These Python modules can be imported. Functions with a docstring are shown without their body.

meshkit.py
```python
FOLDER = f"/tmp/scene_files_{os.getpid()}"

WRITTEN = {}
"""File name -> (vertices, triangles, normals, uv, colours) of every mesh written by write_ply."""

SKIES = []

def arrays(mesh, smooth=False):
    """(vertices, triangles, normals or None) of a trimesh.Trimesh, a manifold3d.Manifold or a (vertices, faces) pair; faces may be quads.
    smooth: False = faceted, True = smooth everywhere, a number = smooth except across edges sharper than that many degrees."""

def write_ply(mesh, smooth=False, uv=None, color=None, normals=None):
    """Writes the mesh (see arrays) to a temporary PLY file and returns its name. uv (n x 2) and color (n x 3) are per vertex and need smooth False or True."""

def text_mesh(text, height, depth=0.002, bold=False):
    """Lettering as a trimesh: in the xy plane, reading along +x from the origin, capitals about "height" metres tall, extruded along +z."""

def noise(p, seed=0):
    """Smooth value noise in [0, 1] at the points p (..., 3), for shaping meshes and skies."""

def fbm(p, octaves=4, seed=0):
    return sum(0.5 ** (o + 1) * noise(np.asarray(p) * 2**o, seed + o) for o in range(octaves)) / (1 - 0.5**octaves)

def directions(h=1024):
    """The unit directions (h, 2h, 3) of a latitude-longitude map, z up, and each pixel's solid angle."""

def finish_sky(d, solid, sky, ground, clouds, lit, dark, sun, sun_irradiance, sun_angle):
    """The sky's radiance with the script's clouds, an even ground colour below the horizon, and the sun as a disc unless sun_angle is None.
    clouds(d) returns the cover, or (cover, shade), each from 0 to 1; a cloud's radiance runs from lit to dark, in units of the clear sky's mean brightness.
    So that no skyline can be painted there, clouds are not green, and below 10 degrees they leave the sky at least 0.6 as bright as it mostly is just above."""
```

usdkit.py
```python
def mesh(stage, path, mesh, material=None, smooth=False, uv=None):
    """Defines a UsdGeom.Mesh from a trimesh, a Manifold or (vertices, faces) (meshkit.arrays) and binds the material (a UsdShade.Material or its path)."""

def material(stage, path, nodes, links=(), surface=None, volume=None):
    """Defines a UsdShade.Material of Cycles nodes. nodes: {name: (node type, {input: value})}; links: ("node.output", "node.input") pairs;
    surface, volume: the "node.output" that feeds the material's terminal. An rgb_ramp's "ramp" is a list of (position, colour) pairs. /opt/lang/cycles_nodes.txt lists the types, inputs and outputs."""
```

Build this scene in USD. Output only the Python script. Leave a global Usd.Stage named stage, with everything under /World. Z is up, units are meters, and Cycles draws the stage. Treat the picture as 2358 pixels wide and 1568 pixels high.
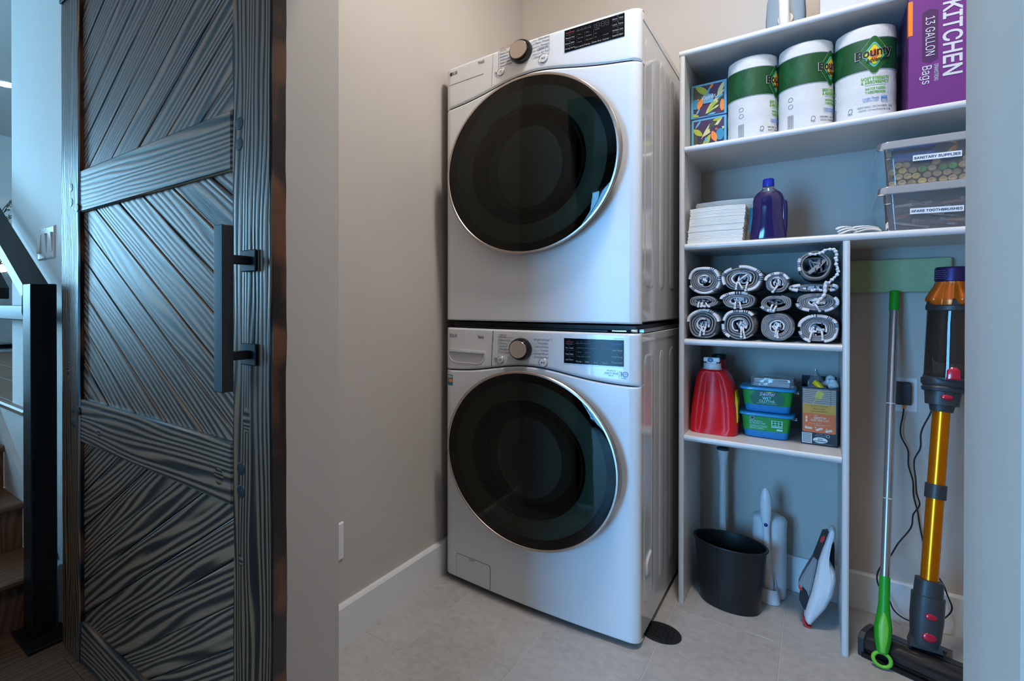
import math, random
import numpy as np, trimesh, manifold3d as m3, shapely
import shapely.geometry as sg
from shapely import affinity
import usdkit, meshkit
from pxr import Usd, UsdGeom, UsdLux, Gf, Sdf, UsdShade

stage = Usd.Stage.CreateInMemory()
UsdGeom.SetStageUpAxis(stage, UsdGeom.Tokens.z); UsdGeom.SetStageMetersPerUnit(stage, 1.0)
UsdGeom.Xform.Define(stage, '/World'); UsdGeom.Scope.Define(stage, '/World/Looks')

# ------------------------------------------------------------ camera, sky, window light, lamps, exposure
F_PX, CX, HY, YAW, PITCH, EYE = 1204.5, 843.5, 703.6, 0.7078, 0.0044, 1.0594
cam = UsdGeom.Camera.Define(stage, '/World/camera')
AP = 36.0; VA = AP * 1568 / 2358
cam.CreateHorizontalApertureAttr(AP); cam.CreateVerticalApertureAttr(VA)
cam.CreateFocalLengthAttr(F_PX / 2358 * AP)
cam.CreateHorizontalApertureOffsetAttr((0.5 - CX / 2358) * AP)
cam.CreateVerticalApertureOffsetAttr((HY / 1568 - 0.5) * VA)
cam.CreateClippingRangeAttr(Gf.Vec2f(0.01, 100))
cam.CreateExposureAttr(0.0)
cam.AddTranslateOp().Set((0, 0, EYE)); cam.AddRotateZOp().Set(math.degrees(YAW)); cam.AddRotateXOp().Set(90 - math.degrees(PITCH))

def xf(l, loc, rx=0, ry=0, rz=0):
    l.AddTranslateOp().Set(loc); l.AddRotateXYZOp().Set((rx, ry, rz))
def rect_light(name, loc, w, h, color, power, rx=0, ry=0, rz=0):
    l = UsdLux.RectLight.Define(stage, '/World/' + name); l.CreateWidthAttr(w); l.CreateHeightAttr(h)
    l.CreateColorAttr(Gf.Vec3f(*color)); l.CreateIntensityAttr(power); l.CreateNormalizeAttr(False); xf(l, loc, rx, ry, rz)
def disk_light(name, loc, r, color, power):
    l = UsdLux.DiskLight.Define(stage, '/World/' + name); l.CreateRadiusAttr(r)
    l.CreateColorAttr(Gf.Vec3f(*color)); l.CreateIntensityAttr(power); l.CreateNormalizeAttr(False); xf(l, loc)
SKY = (0.07, 0.45, 1.0); SKY2 = (0.27, 0.66, 1.0)
dome = UsdLux.DomeLight.Define(stage, '/World/sky'); dome.CreateColorAttr(Gf.Vec3f(0.62, 0.86, 1.0)); dome.CreateIntensityAttr(1.6)
rect_light('daylight_patio_door', (-1.30, -2.72, 1.08), 1.15, 2.0, SKY, 27.0, 90, 0, 0)         # behind the glass door of the hall, shining along +y
rect_light('daylight_rear_window', (-4.9, -2.72, 1.95), 2.9, 1.7, SKY2, 13.0, 90, 0, 0)           # living room, rear wall
rect_light('daylight_side_window', (-7.92, -1.35, 1.95), 1.7, 2.1, SKY2, 27.0, 90, 0, -90)         # living room, far wall
WARM = (1.0, 0.97, 0.955)
disk_light('closet_downlight_light', (-0.10, 1.32, 2.985), 0.16, WARM, 106.0)
disk_light('room_downlight_light', (-5.86, 1.56, 3.135), 0.06, (1.0, 0.93, 0.84), 70.0)
disk_light('hall_downlight_light', (-1.0, -0.45, 2.585), 0.07, (1.0, 0.66, 0.40), 130.0)

# ------------------------------------------------------------ helpers
N = {}
def numbered(base):
    k = N.get(base, 0); N[base] = k + 1
    return base if k == 0 else f'{base}_{k:03d}'
def tri(m):
    if isinstance(m, trimesh.Trimesh): return m
    v, f, _ = meshkit.arrays(m); return trimesh.Trimesh(v, f, process=False)
def cat(ms): return trimesh.util.concatenate([tri(m) for m in ms])
def setd(p, **kw):
    for k, v in kw.items():
        if v: p.SetCustomDataByKey(k, v)
class Thing:
    def __init__(s, name, label=None, category=None, loc=(0, 0, 0), group=None, kind=None):
        s.path = '/World/' + numbered('/World/' + name)[7:]; s.loc = np.array(loc, float)
        s.x = UsdGeom.Xform.Define(stage, s.path); s.x.AddTranslateOp().Set(tuple(map(float, loc)))
        setd(s.x.GetPrim(), label=label, category=category, group=group, kind=kind)
    def part(s, name, mesh, mat, label=None, under=None, smooth=30, frame=None, kind=None):
        par = under or s.path; path = numbered(par + '/' + name)
        m = tri(mesh); v = np.array(m.vertices, float); f = np.array(m.faces)
        if frame is None:
            v = v - s.loc
        else:                                    # mesh is given in the frame's own coordinates (o, ux, uy, n)
            o, ux, uy, n = map(np.asarray, frame)
        g = usdkit.mesh(stage, path, (v, f), MAT(mat), smooth=smooth)
        if frame is not None:
            M = np.eye(4); M[0, :3], M[1, :3], M[2, :3], M[3, :3] = ux, uy, n, o - s.loc
            g.AddTransformOp().Set(Gf.Matrix4d(*M.ravel().tolist()))
        setd(g.GetPrim(), label=label, kind=kind)
        return path
def single(name, label, category, mesh, mat, group=None, kind=None, smooth=30):
    path = numbered('/World/' + name); m = tri(mesh)
    g = usdkit.mesh(stage, path, (np.array(m.vertices), np.array(m.faces)), MAT(mat), smooth=smooth)
    setd(g.GetPrim(), label=label, category=category, group=group, kind=kind); return path
def struct(name, mesh, mat, label=None):
    return single(name, label, None, mesh, mat, kind='structure')
COPIES = {}
def copy_of(src, name, label, category, loc, group=None, rz=0, scale=None):
    """A copy of a Thing at another place, its parts referenced."""
    path = '/World/' + numbered('/World/' + name)[7:]
    x = UsdGeom.Xform.Define(stage, path); p = x.GetPrim(); p.GetReferences().AddInternalReference(src.path)
    x.ClearXformOpOrder(); x.AddTranslateOp().Set(tuple(map(float, loc)))
    if rz or scale:
        x.AddRotateZOp().Set(float(rz))
        if scale: x.AddScaleOp().Set(scale)
    setd(p, label=label, category=category, group=group); p.SetInstanceable(True)
    return path

# shapes
def place(mesh, o, ux, uy, n):
    m = tri(mesh); B = np.array([ux, uy, n], float); v = np.asarray(o, float) + np.asarray(m.vertices) @ B
    f = np.array(m.faces)
    if np.linalg.det(B) < 0: f = f[:, ::-1]
    return trimesh.Trimesh(v, f, process=False)
def box(x0, x1, y0, y1, z0, z1, b=.0015):
    b = min(b, .45 * min(x1 - x0, y1 - y0, z1 - z0)); P = []
    for X in ((x0, 1), (x1, -1)):
        for Y in ((y0, 1), (y1, -1)):
            for Z in ((z0, 1), (z1, -1)):
                P += [(X[0] + b * X[1], Y[0] + b * Y[1], Z[0]), (X[0] + b * X[1], Y[0], Z[0] + b * Z[1]), (X[0], Y[0] + b * Y[1], Z[0] + b * Z[1])]
    return tri(m3.Manifold.hull_points(np.array(P)))
def rbox(x0, x1, y0, y1, z0, z1, r=.01, seg=16):
    r = min(r, .49 * min(x1 - x0, y1 - y0, z1 - z0)); s = m3.Manifold.sphere(r, seg)
    return tri(m3.Manifold.batch_hull([s.translate((a, b, c)) for a in (x0 + r, x1 - r) for b in (y0 + r, y1 - r) for c in (z0 + r, z1 - r)]))
def hull(P): return tri(m3.Manifold.hull_points(np.asarray(P, float)))
def polys(g): return [q for q in getattr(g, 'geoms', [g]) if q.geom_type == 'Polygon' and q.area > 1e-10]
def ext(poly, d):
    return cat([trimesh.creation.extrude_polygon(q, d, engine='earcut') for q in polys(poly)])
XP, YP, ZP = np.eye(3)
def ext_y(poly, y0, y1): return place(ext(poly, y1 - y0), (0, y0, 0), XP, ZP, YP)      # polygon in (x, z)
def ext_x(poly, x0, x1): return place(ext(poly, x1 - x0), (x0, 0, 0), YP, ZP, XP)      # polygon in (y, z)
def ext_z(poly, z0, z1): return place(ext(poly, z1 - z0), (0, 0, z0), XP, YP, ZP)
def rrect(x0, z0, x1, z1, r, q=6): return sg.box(x0 + r, z0 + r, x1 - r, z1 - r).buffer(r, quad_segs=q)
def ell(cx, cz, rx, rz, rot=0, n=10): return affinity.rotate(affinity.scale(sg.Point(cx, cz).buffer(1, quad_segs=n), rx, rz), rot, origin=(cx, cz))
def lathe(prof, o=(0, 0, 0), ax=ZP, seg=48):
    """prof: (r, h) pairs, revolved round the axis ax through o."""
    ax = np.asarray(ax, float) / np.linalg.norm(ax); u = np.cross(ax, (0, 0, 1.) if abs(ax[2]) < .9 else (1., 0, 0)); u /= np.linalg.norm(u)
    P = np.array(prof, float); a = np.arange(seg) * 2 * np.pi / seg; w = np.cross(ax, u)
    ring = np.cos(a)[:, None] * u + np.sin(a)[:, None] * w
    return loft([np.asarray(o, float) + h * ax + max(r, 1e-5) * ring for r, h in P], caps=False)
def loft(rings, caps=True, closed=True):
    R = np.array(rings, float); k, n = R.shape[:2]; v = R.reshape(-1, 3); f = []
    i = np.arange(n if closed else n - 1); j = (i + 1) % n
    for a in range(k - 1):
        p, q = a * n, (a + 1) * n
        f += [np.stack([p + i, p + j, q + j], 1), np.stack([p + i, q + j, q + i], 1)]
    f = np.vstack(f)
    if caps:
        v = np.vstack([v, R[0].mean(0), R[-1].mean(0)]); c0, c1 = k * n, k * n + 1; e = (k - 1) * n
        f = np.vstack([f, np.stack([j, i, np.full_like(i, c0)], 1), np.stack([e + i, e + j, np.full_like(i, c1)], 1)])
    return trimesh.Trimesh(v, f, process=False)
def sring(c, rx, ry, p=2.0, n=32, u=XP, w=YP):
    """Superellipse ring round c."""
    a = np.arange(n) * 2 * np.pi / n; ca, sa = np.cos(a), np.sin(a)
    return np.asarray(c, float) + (rx * np.sign(ca) * np.abs(ca) ** (2 / p))[:, None] * np.asarray(u) + (ry * np.sign(sa) * np.abs(sa) ** (2 / p))[:, None] * np.asarray(w)
def smooth_path(P, n=40):
    from scipy.interpolate import CubicSpline
    P = np.asarray(P, float); t = np.r_[0, np.cumsum(np.linalg.norm(np.diff(P, axis=0), axis=1))]
    return CubicSpline(t, P)(np.linspace(0, t[-1], n))
def tube(P, r, seg=10, caps=True):
    P = np.asarray(P, float); t = np.gradient(P, axis=0); t /= np.linalg.norm(t, axis=1)[:, None] + 1e-12
    r = np.broadcast_to(r, (len(P),)); u = np.cross(t[0], (0, 0, 1.) if abs(t[0][2]) < .9 else (1., 0, 0)); out = []; a = np.arange(seg) * 2 * np.pi / seg
    for p, d, q in zip(P, t, r):
        u = u - d * (u @ d); u /= np.linalg.norm(u) + 1e-12; w = np.cross(d, u)
        out.append(p + q * (np.cos(a)[:, None] * u + np.sin(a)[:, None] * w))
    return loft(out, caps)
def text(s, h, o, ux, uy, width=None, bold=False, depth=.0004, align='l'):
    """Lettering with capitals h tall whose baseline starts (or ends, or centres) at o; width squeezes it to that length."""
    m = meshkit.text_mesh(s, h, depth, bold); v = np.array(m.vertices); w = v[:, 0].max() - v[:, 0].min(); v[:, 0] -= v[:, 0].min()
    if width: v[:, 0] *= width / w; w = width
    v[:, 0] -= {'l': 0, 'c': w / 2, 'r': w}[align]
    ux, uy = np.asarray(ux, float), np.asarray(uy, float)
    return place(trimesh.Trimesh(v, m.faces, process=False), o, ux, uy, np.cross(ux, uy))
def fine(m, e):
    m = tri(m); v, f = trimesh.remesh.subdivide_to_size(m.vertices, m.faces, e, max_iter=12); return trimesh.Trimesh(v, f, process=False)
def at(px, py, axis, val):
    """The world point behind a pixel of the photograph on the plane axis = val (used to read places off the photograph)."""
    cy, sy, cp, sp = math.cos(YAW), math.sin(YAW), math.cos(PITCH), math.sin(PITCH)
    R = np.array([cy, sy, 0]); H = np.array([-sy, cy, 0]); d = (H * cp - ZP * sp) + R * (px - CX) / F_PX + (H * sp + ZP * cp) * (HY - py) / F_PX
    i = 'xyz'.index(axis); C = np.array([0, 0, EYE]); return C + d * (val - C[i]) / d[i]

# ------------------------------------------------------------ materials
MATS = {}
def MAT(n): return MATS[n]
def mat(name, color, rough=.5, metal=0, **kw):
    p = {'base_color': color, 'roughness': rough, 'metallic': metal}; p.update(kw)
    MATS[name] = usdkit.material(stage, '/World/Looks/' + name, {'p': ('principled_bsdf', p)}, surface='p.BSDF')
def mat_noise(name, c0, c1, rough, scale=(8, 8, 8), nscale=1.0, detail=4, bump=0, bscale=60, space='object', lo=.3, hi=.7, dist=.002, **kw):
    nodes = {'tc': ('texture_coordinate', {}) if space == 'object' else ('geometry', {}),
             'mp': ('mapping', {'scale': scale}), 'n': ('noise_texture', {'scale': nscale, 'detail': detail}),
             'r': ('rgb_ramp', {'ramp': [(lo, c0), (hi, c1)]}), 'p': ('principled_bsdf', {'roughness': rough, **kw})}
    src = 'tc.object' if space == 'object' else 'tc.position'
    links = [(src, 'mp.vector'), ('mp.vector', 'n.vector'), ('n.fac', 'r.fac'), ('r.color', 'p.base_color')]
    if bump:
        nodes['n2'] = ('noise_texture', {'scale': bscale, 'detail': 3}); nodes['b'] = ('bump', {'strength': bump, 'distance': dist})
        links += [(src, 'n2.vector'), ('n2.fac', 'b.height'), ('b.normal', 'p.normal')]
    MATS[name] = usdkit.material(stage, '/World/Looks/' + name, nodes, links, 'p.BSDF')
def mat_wood(name, dark, mid, light, rough, bump=.5, across=1.0, r0=None):
    """Wood whose grain runs along the mesh's own x: distorted bands with cathedral figures, fine fibres, ridged bump."""
    nodes = {'tc': ('texture_coordinate', {}), 'oi': ('object_info', {}),
             'sh': ('vector_math', {'math_type': 'multiply', 'vector2': (37., 11., 3.)}), 'ad': ('vector_math', {'math_type': 'add'}),
             'm1': ('mapping', {'scale': (.9 * across, 8.0 * across, 2.)}), 'n1': ('noise_texture', {'scale': 1.0, 'detail': 2.0, 'roughness': .45}),
             'm3': ('mapping', {'scale': (2.2, 26., 8.)}), 'n3': ('noise_texture', {'scale': 1.0, 'detail': 1.0}),
             's': ('separate_xyz', {}), 'k1': ('math', {'math_type': 'multiply', 'value2': 420.0 * across}), 'k2': ('math', {'math_type': 'multiply', 'value2': 55.0}),
             'k3': ('math', {'math_type': 'multiply', 'value2': 5.0}),
             'a1': ('math', {'math_type': 'add'}), 'a2': ('math', {'math_type': 'add'}), 'sn': ('math', {'math_type': 'sine'}),
             'mr': ('map_range', {'from_min': -1., 'from_max': 1., 'to_min': 0., 'to_max': 1.}),
             'm2': ('mapping', {'scale': (14., 420., 60.)}), 'n2': ('noise_texture', {'scale': 1.0, 'detail': 3.0}),
             'mx': ('math', {'math_type': 'multiply_add', 'value2': .45}), 'hv': ('math', {'math_type': 'multiply', 'value2': .75}),
             'rp': ('rgb_ramp', {'ramp': [(.05, dark), (.45, mid), (.85, light)]}), 'b': ('bump', {'strength': bump, 'distance': .0022}),
             'p': ('principled_bsdf', {'roughness': rough})}
    links = [('oi.random', 'sh.vector1'), ('tc.object', 'ad.vector1'), ('sh.vector', 'ad.vector2'), ('ad.vector', 'm1.vector'), ('m1.vector', 'n1.vector'),
             ('ad.vector', 'm3.vector'), ('m3.vector', 'n3.vector'), ('n3.fac', 'k3.value1'),
             ('tc.object', 's.vector'), ('s.y', 'k1.value1'), ('n1.fac', 'k2.value1'), ('k1.value', 'a1.value1'), ('k2.value', 'a1.value2'),
             ('a1.value', 'a2.value1'), ('k3.value', 'a2.value2'), ('a2.value', 'sn.value1'), ('sn.value', 'mr.value'), ('ad.vector', 'm2.vector'), ('m2.vector', 'n2.vector'),
             ('mr.result', 'hv.value1'), ('n2.fac', 'mx.value1'), ('hv.value', 'mx.value3'), ('mx.value', 'rp.fac'), ('rp.color', 'p.base_color'),
             ('mx.value', 'b.height'), ('b.normal', 'p.normal')]
    if r0 is not None:
        nodes['rr'] = ('map_range', {'from_min': 0., 'from_max': 1., 'to_min': r0, 'to_max': rough}); links += [('mx.value', 'rr.value'), ('rr.result', 'p.roughness')]
    MATS[name] = usdkit.material(stage, '/World/Looks/' + name, nodes, links, 'p.BSDF')
def mat_clear(name, tint, gloss=.03, ior=1.45, body=None, body_fac=0.0, refl=1.0):
    """Thin clear plastic or glass: see-through with a fresnel reflection and, for cloudy plastic, some body colour."""
    nodes = {'t': ('transparent_bsdf', {'color': tint}), 'g': ('glossy_bsdf', {'color': (refl, refl, refl), 'roughness': gloss}), 'f': ('fresnel', {'IOR': ior}), 'm': ('mix_closure', {})}
    links = [('f.fac', 'm.fac'), ('t.BSDF', 'm.closure1'), ('g.BSDF', 'm.closure2')]
    if body_fac:
        nodes['d'] = ('diffuse_bsdf', {'color': body}); nodes['m0'] = ('mix_closure', {'fac': body_fac})
        links = [('t.BSDF', 'm0.closure1'), ('d.BSDF', 'm0.closure2'), ('f.fac', 'm.fac'), ('m0.closure', 'm.closure1'), ('g.BSDF', 'm.closure2')]
    MATS[name] = usdkit.material(stage, '/World/Looks/' + name, nodes, links, 'm.closure')
def mat_emit(name, color, strength):
    MATS[name] = usdkit.material(stage, '/World/Looks/' + name, {'e': ('emission', {'color': color, 'strength': strength})}, surface='e.emission')

mat_noise('wall_paint', (.50, .452, .405), (.53, .48, .43), .75, (2, 2, 2), bump=.25, bscale=260, space='pos', dist=.0006)
mat_noise('white_paint_wall', (.66, .655, .64), (.70, .695, .68), .6, (2, 2, 2), bump=.25, bscale=260, space='pos', dist=.0006)
mat('ceiling_paint', (.55, .53, .51), .85)
mat('trim_white', (.74, .735, .73), .32)
mat('shelf_white', (.62, .615, .61), .33)
mat('hall_dark_wall', (.11, .10, .095), .8)
mat('grout', (.52, .49, .46), .85)
MATS['tile_stone'] = usdkit.material(stage, '/World/Looks/tile_stone', {
    'tc': ('texture_coordinate', {}), 'oi': ('object_info', {}), 'sh': ('vector_math', {'math_type': 'multiply', 'vector2': (9., 5., 3.)}), 'ad': ('vector_math', {'math_type': 'add'}),
    'n': ('noise_texture', {'scale': 4.5, 'detail': 6, 'roughness': .62}), 'n2': ('noise_texture', {'scale': 38, 'detail': 3, 'roughness': .7}),
    'mx': ('math', {'math_type': 'multiply_add', 'value2': .45}), 'h': ('math', {'math_type': 'multiply', 'value2': .55}),
    'r': ('rgb_ramp', {'ramp': [(.34, (.355, .33, .31)), (.5, (.425, .40, .378)), (.66, (.485, .458, .435))]}),
    'b': ('bump', {'strength': .12, 'distance': .001}), 'p': ('principled_bsdf', {'roughness': .5})},
    [('oi.random', 'sh.vector1'), ('tc.object', 'ad.vector1'), ('sh.vector', 'ad.vector2'), ('ad.vector', 'n.vector'), ('ad.vector', 'n2.vector'), ('n2.fac', 'h.value1'),
     ('n.fac', 'mx.value1'), ('h.value', 'mx.value3'), ('mx.value', 'r.fac'), ('r.color', 'p.base_color'), ('n2.fac', 'b.height'), ('b.normal', 'p.normal')], 'p.BSDF')
mat_wood('charred_wood', (.004, .0035, .003), (.036, .0150, .0078), (.185, .072, .032), .42, bump=.30, r0=.34)
mat_wood('charred_frame_wood', (.003, .0025, .002), (.022, .0085, .0042), (.150, .052, .018), .38, bump=.33, r0=.30, across=1.35)
mat_wood('oak_floor', (.10, .048, .024), (.14, .072, .038), (.18, .10, .056), .42, bump=.08, across=.7)
mat_wood('oak_stair', (.14, .070, .038), (.19, .10, .058), (.24, .14, .085), .42, bump=.05, across=.7)
mat('black_metal', (.006, .0065, .007), .38)
mat('black_handle', (.010, .011, .012), .45)
mat('iron_bolt', (.05, .042, .036), .38, .8)
mat('appliance_white', (.78, .785, .80), .22, coat_weight=.35, coat_roughness=.04)
mat('appliance_satin', (.78, .785, .80), .30, coat_weight=.15, coat_roughness=.2)
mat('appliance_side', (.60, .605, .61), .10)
mat('appliance_grey', (.50, .50, .51), .35)
mat('seam_dark', (.02, .02, .022), .6)
mat('rose_metal', (.55, .46, .40), .28, 1.0)
MATS['brushed_metal'] = usdkit.material(stage, '/World/Looks/brushed_metal', {'t': ('tangent', {'direction_type': 'radial', 'axis': 'y'}), 'p': ('principled_bsdf', {'base_color': (.66, .57, .50), 'roughness': .26, 'metallic': 1.0, 'anisotropic': .85})}, [('t.tangent', 'p.tangent')], 'p.BSDF')
mat('steel', (.55, .55, .56), .28, 1.0)
mat('gloss_black', (.004, .004, .005), .08)
mat('screen_black', (.004, .004, .005), .12, ior=1.22)
mat('matte_black', (.010, .010, .011), .5)
mat('dark_plastic', (.012, .012, .013), .35)
mat('rubber', (.03, .035, .04), .6)
mat_clear('tinted_glass', (.50, .51, .47), .01, 1.5, refl=.5)
mat_clear('window_glass', (.96, .98, .99), .0, 1.45)
mat('door_bowl', (.74, .76, .64), .45)
mat('drum_steel', (.10, .105, .11), .35, 1.0)
mat('print_grey', (.16, .16, .17), .6); mat('print_dark', (.05, .05, .055), .6); mat('print_red', (.42, .16, .15), .6); mat('print_blue', (.12, .22, .42), .6)
mat('screen_white', (.42, .43, .44), .5); mat('screen_dim', (.20, .20, .21), .5); mat('screen_red', (.40, .06, .08), .5); mat('screen_blue', (.05, .30, .62), .5)
mat('paper_white', (.80, .785, .765), .85)
def col(n, c, r=.5, **k): mat(n, c, r, **k)

# ------------------------------------------------------------ the setting
XL, XR, YB, YI, YO, ZC = -1.115, 0.75, 2.50, 0.885, 0.66, 3.0        # closet walls; inner and outer face of the front wall; ceiling
JL, JR = -0.842, 0.1291                                               # the two jambs
rnd = random.Random(4)
fl = Thing('floor', None, None, (0, 0, 0), kind='structure')
fl.part('grout_bed', box(XL - .02, XR + .02, .80, YB + .02, -.03, -.0012), 'grout')
PX, PY, G = .2935, .595, .0022
off = {-2: 1.275, -1: 1.457, 0: 1.95, 1: 2.075, 2: 1.883, 3: 2.0, 4: 1.6, 5: 1.8, -3: 1.6}
for i in range(-2, 5):
    xa = -.955 + (i + 1) * PX; xb = xa + PX
    y0 = off[i]
    for k in range(-4, 4):
        a, b = max(y0 + k * PY, .80), min(y0 + (k + 1) * PY, YB)
        l, r = max(xa, XL), min(xb, XR)
        if b - a < .01 or r - l < .01: continue
        c = np.array([(l + r) / 2, (a + b) / 2, 0])
        hx, hy = (r - l) / 2 - G / 2, (b - a) / 2 - G / 2
        fl.part('tile', box(-hx, hx, -hy, hy, -.012, 0, .0008), 'tile_stone', frame=(c, XP, YP, ZP))
hf = Thing('floor', None, None, (0, 0, 0), kind='structure')
hf.part('subfloor', box(-2.6, 1.3, -2.6, .80, -.05, -.006), 'seam_dark')
for i in range(22):
    xa = -2.6 + i * .178; y = -2.6 - rnd.random() * 1.0
    while y < .80:
        a, b = max(y, -2.6), min(y + 1.2, .80); y += 1.2
        if b - a < .02: continue
        c = np.array([xa + .089, (a + b) / 2, 0])
        hf.part('plank', box(-(b - a) / 2 + .0006, (b - a) / 2 - .0006, -.0884, .0884, -.012, 0, .001), 'oak_floor', frame=(c, YP, -XP, ZP))
struct('wall_left', box(XL - .1, XL, YI, YB + .1, 0, ZC, .0005), 'wall_paint')
struct('wall_back', box(XL, XR, YB, YB + .1, 0, ZC, .0005), 'wall_paint')
struct('wall_right', box(XR, XR + .1, YI, YB + .1, 0, ZC, .0005), 'wall_paint')
wf = sg.box(-2.405, 0, 1.3, 3.2).difference(sg.box(JL, -.1, JR, 2.06))
wv = Thing('wall_front', None, None, (0, 0, 0), kind='structure')
wv.part('closet_face', ext_y(wf, YO + .012, YI), 'wall_paint')
wv.part('hall_face', ext_y(wf, YO, YO + .0119), 'white_paint_wall')
struct('wall_side', box(1.3, 1.4, -2.7, YO, 0, 3.2, .0005), 'hall_dark_wall')
rw = sg.box(-8.0, 0, 1.3, 3.2)
for w in (sg.box(-1.90, .06, -.70, 2.10), sg.box(-6.3, 1.15, -3.5, 2.75)): rw = rw.difference(w)
struct('wall_rear', ext_y(rw, -2.70, -2.60), 'hall_dark_wall')
fw = sg.box(-2.7, 0, 3.6, 3.2)
for w in (sg.box(-2.15, .95, -.55, 2.95), sg.box(1.0, 1.30, 2.135, 2.29)): fw = fw.difference(w)
struct('wall_far', ext_x(fw, -7.85, -7.70), 'white_paint_wall')
struct('wall_hall', box(-2.6, -1.36, -1.06, -.94, 0, 2.60, .0005), 'hall_dark_wall', 'short partition wall of the hall')
struct('wall_end', box(-8.0, -2.2, 3.5, 3.6, 0, 3.2, .0005), 'white_paint_wall')
struct('wall_living', box(-2.405, -2.3, YI, 3.5, 0, 3.2, .0005), 'white_paint_wall')
struct('ceiling', box(XL - .1, XR + .1, YI, YB + .1, ZC, ZC + .08, .0005), 'ceiling_paint')
struct('ceiling', box(-8.0, 1.4, -2.7, 3.6, 3.15, 3.25, .0005), 'ceiling_paint', 'high white ceiling of the hall and living room')
struct('ceiling', box(-2.0, 1.3, -2.6, YO, 2.60, 2.66, .0005), 'ceiling_paint', 'lower hall ceiling')
def bb(name, pts): struct(name, pts, 'trim_white')
def base_profile(t, h): return sg.Polygon([(0, 0), (-t, 0), (-t, h - .006), (-t + .004, h), (0, h)])
bp = base_profile(.018, .127)
bb('baseboard_left', place(ext(bp, YB - YI), (XL, YI, 0), -XP, ZP, YP))
bb('baseboard_back', place(ext(bp, XR - XL), (XL, YB, 0), YP, ZP, XP))
bb('baseboard_front', place(ext(base_profile(.015, .20), .52), (-2.40, YO, 0), YP, ZP, XP))
# glazing of the hall and living room
def window(n, x0, x1, z0, z1, nx, nz, along='x', at_=-2.66, t=.05, pane=True):
    t_ = Thing(f'window_{n}', None, None, (0, 0, 0), kind='structure')
    o = sg.box(x0, z0, x1, z1); w = (x1 - x0 - t) / nx; h = (z1 - z0 - t) / nz
    holes = [sg.box(x0 + t + i * w, z0 + t + k * h, x0 + (i + 1) * w, z0 + (k + 1) * h) for i in range(nx) for k in range(nz)]
    f = o.difference(shapely.union_all(holes)); e = ext_y if along == 'x' else ext_x
    t_.part('window_frame', e(f, at_ - .03, at_ + .03), 'trim_white')
    if pane:
        for q in holes: t_.part('pane', e(q, at_ - .002, at_ + .002), 'window_glass')
    return t_
window(1, -1.90, -.70, .06, 2.10, 2, 1)
window(2, -6.3, -3.5, 1.15, 2.75, 3, 1)
window(3, -2.15, -.55, .95, 2.95, 2, 2, 'y', -7.78)
w4 = window(4, 1.0, 2.135, 1.30, 2.29, 2, 1, 'y', -7.76)
w4.part('casing', ext_x(sg.box(2.135, 1.22, 2.20, 2.31), -7.71, -7.68), 'trim_white')

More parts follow.
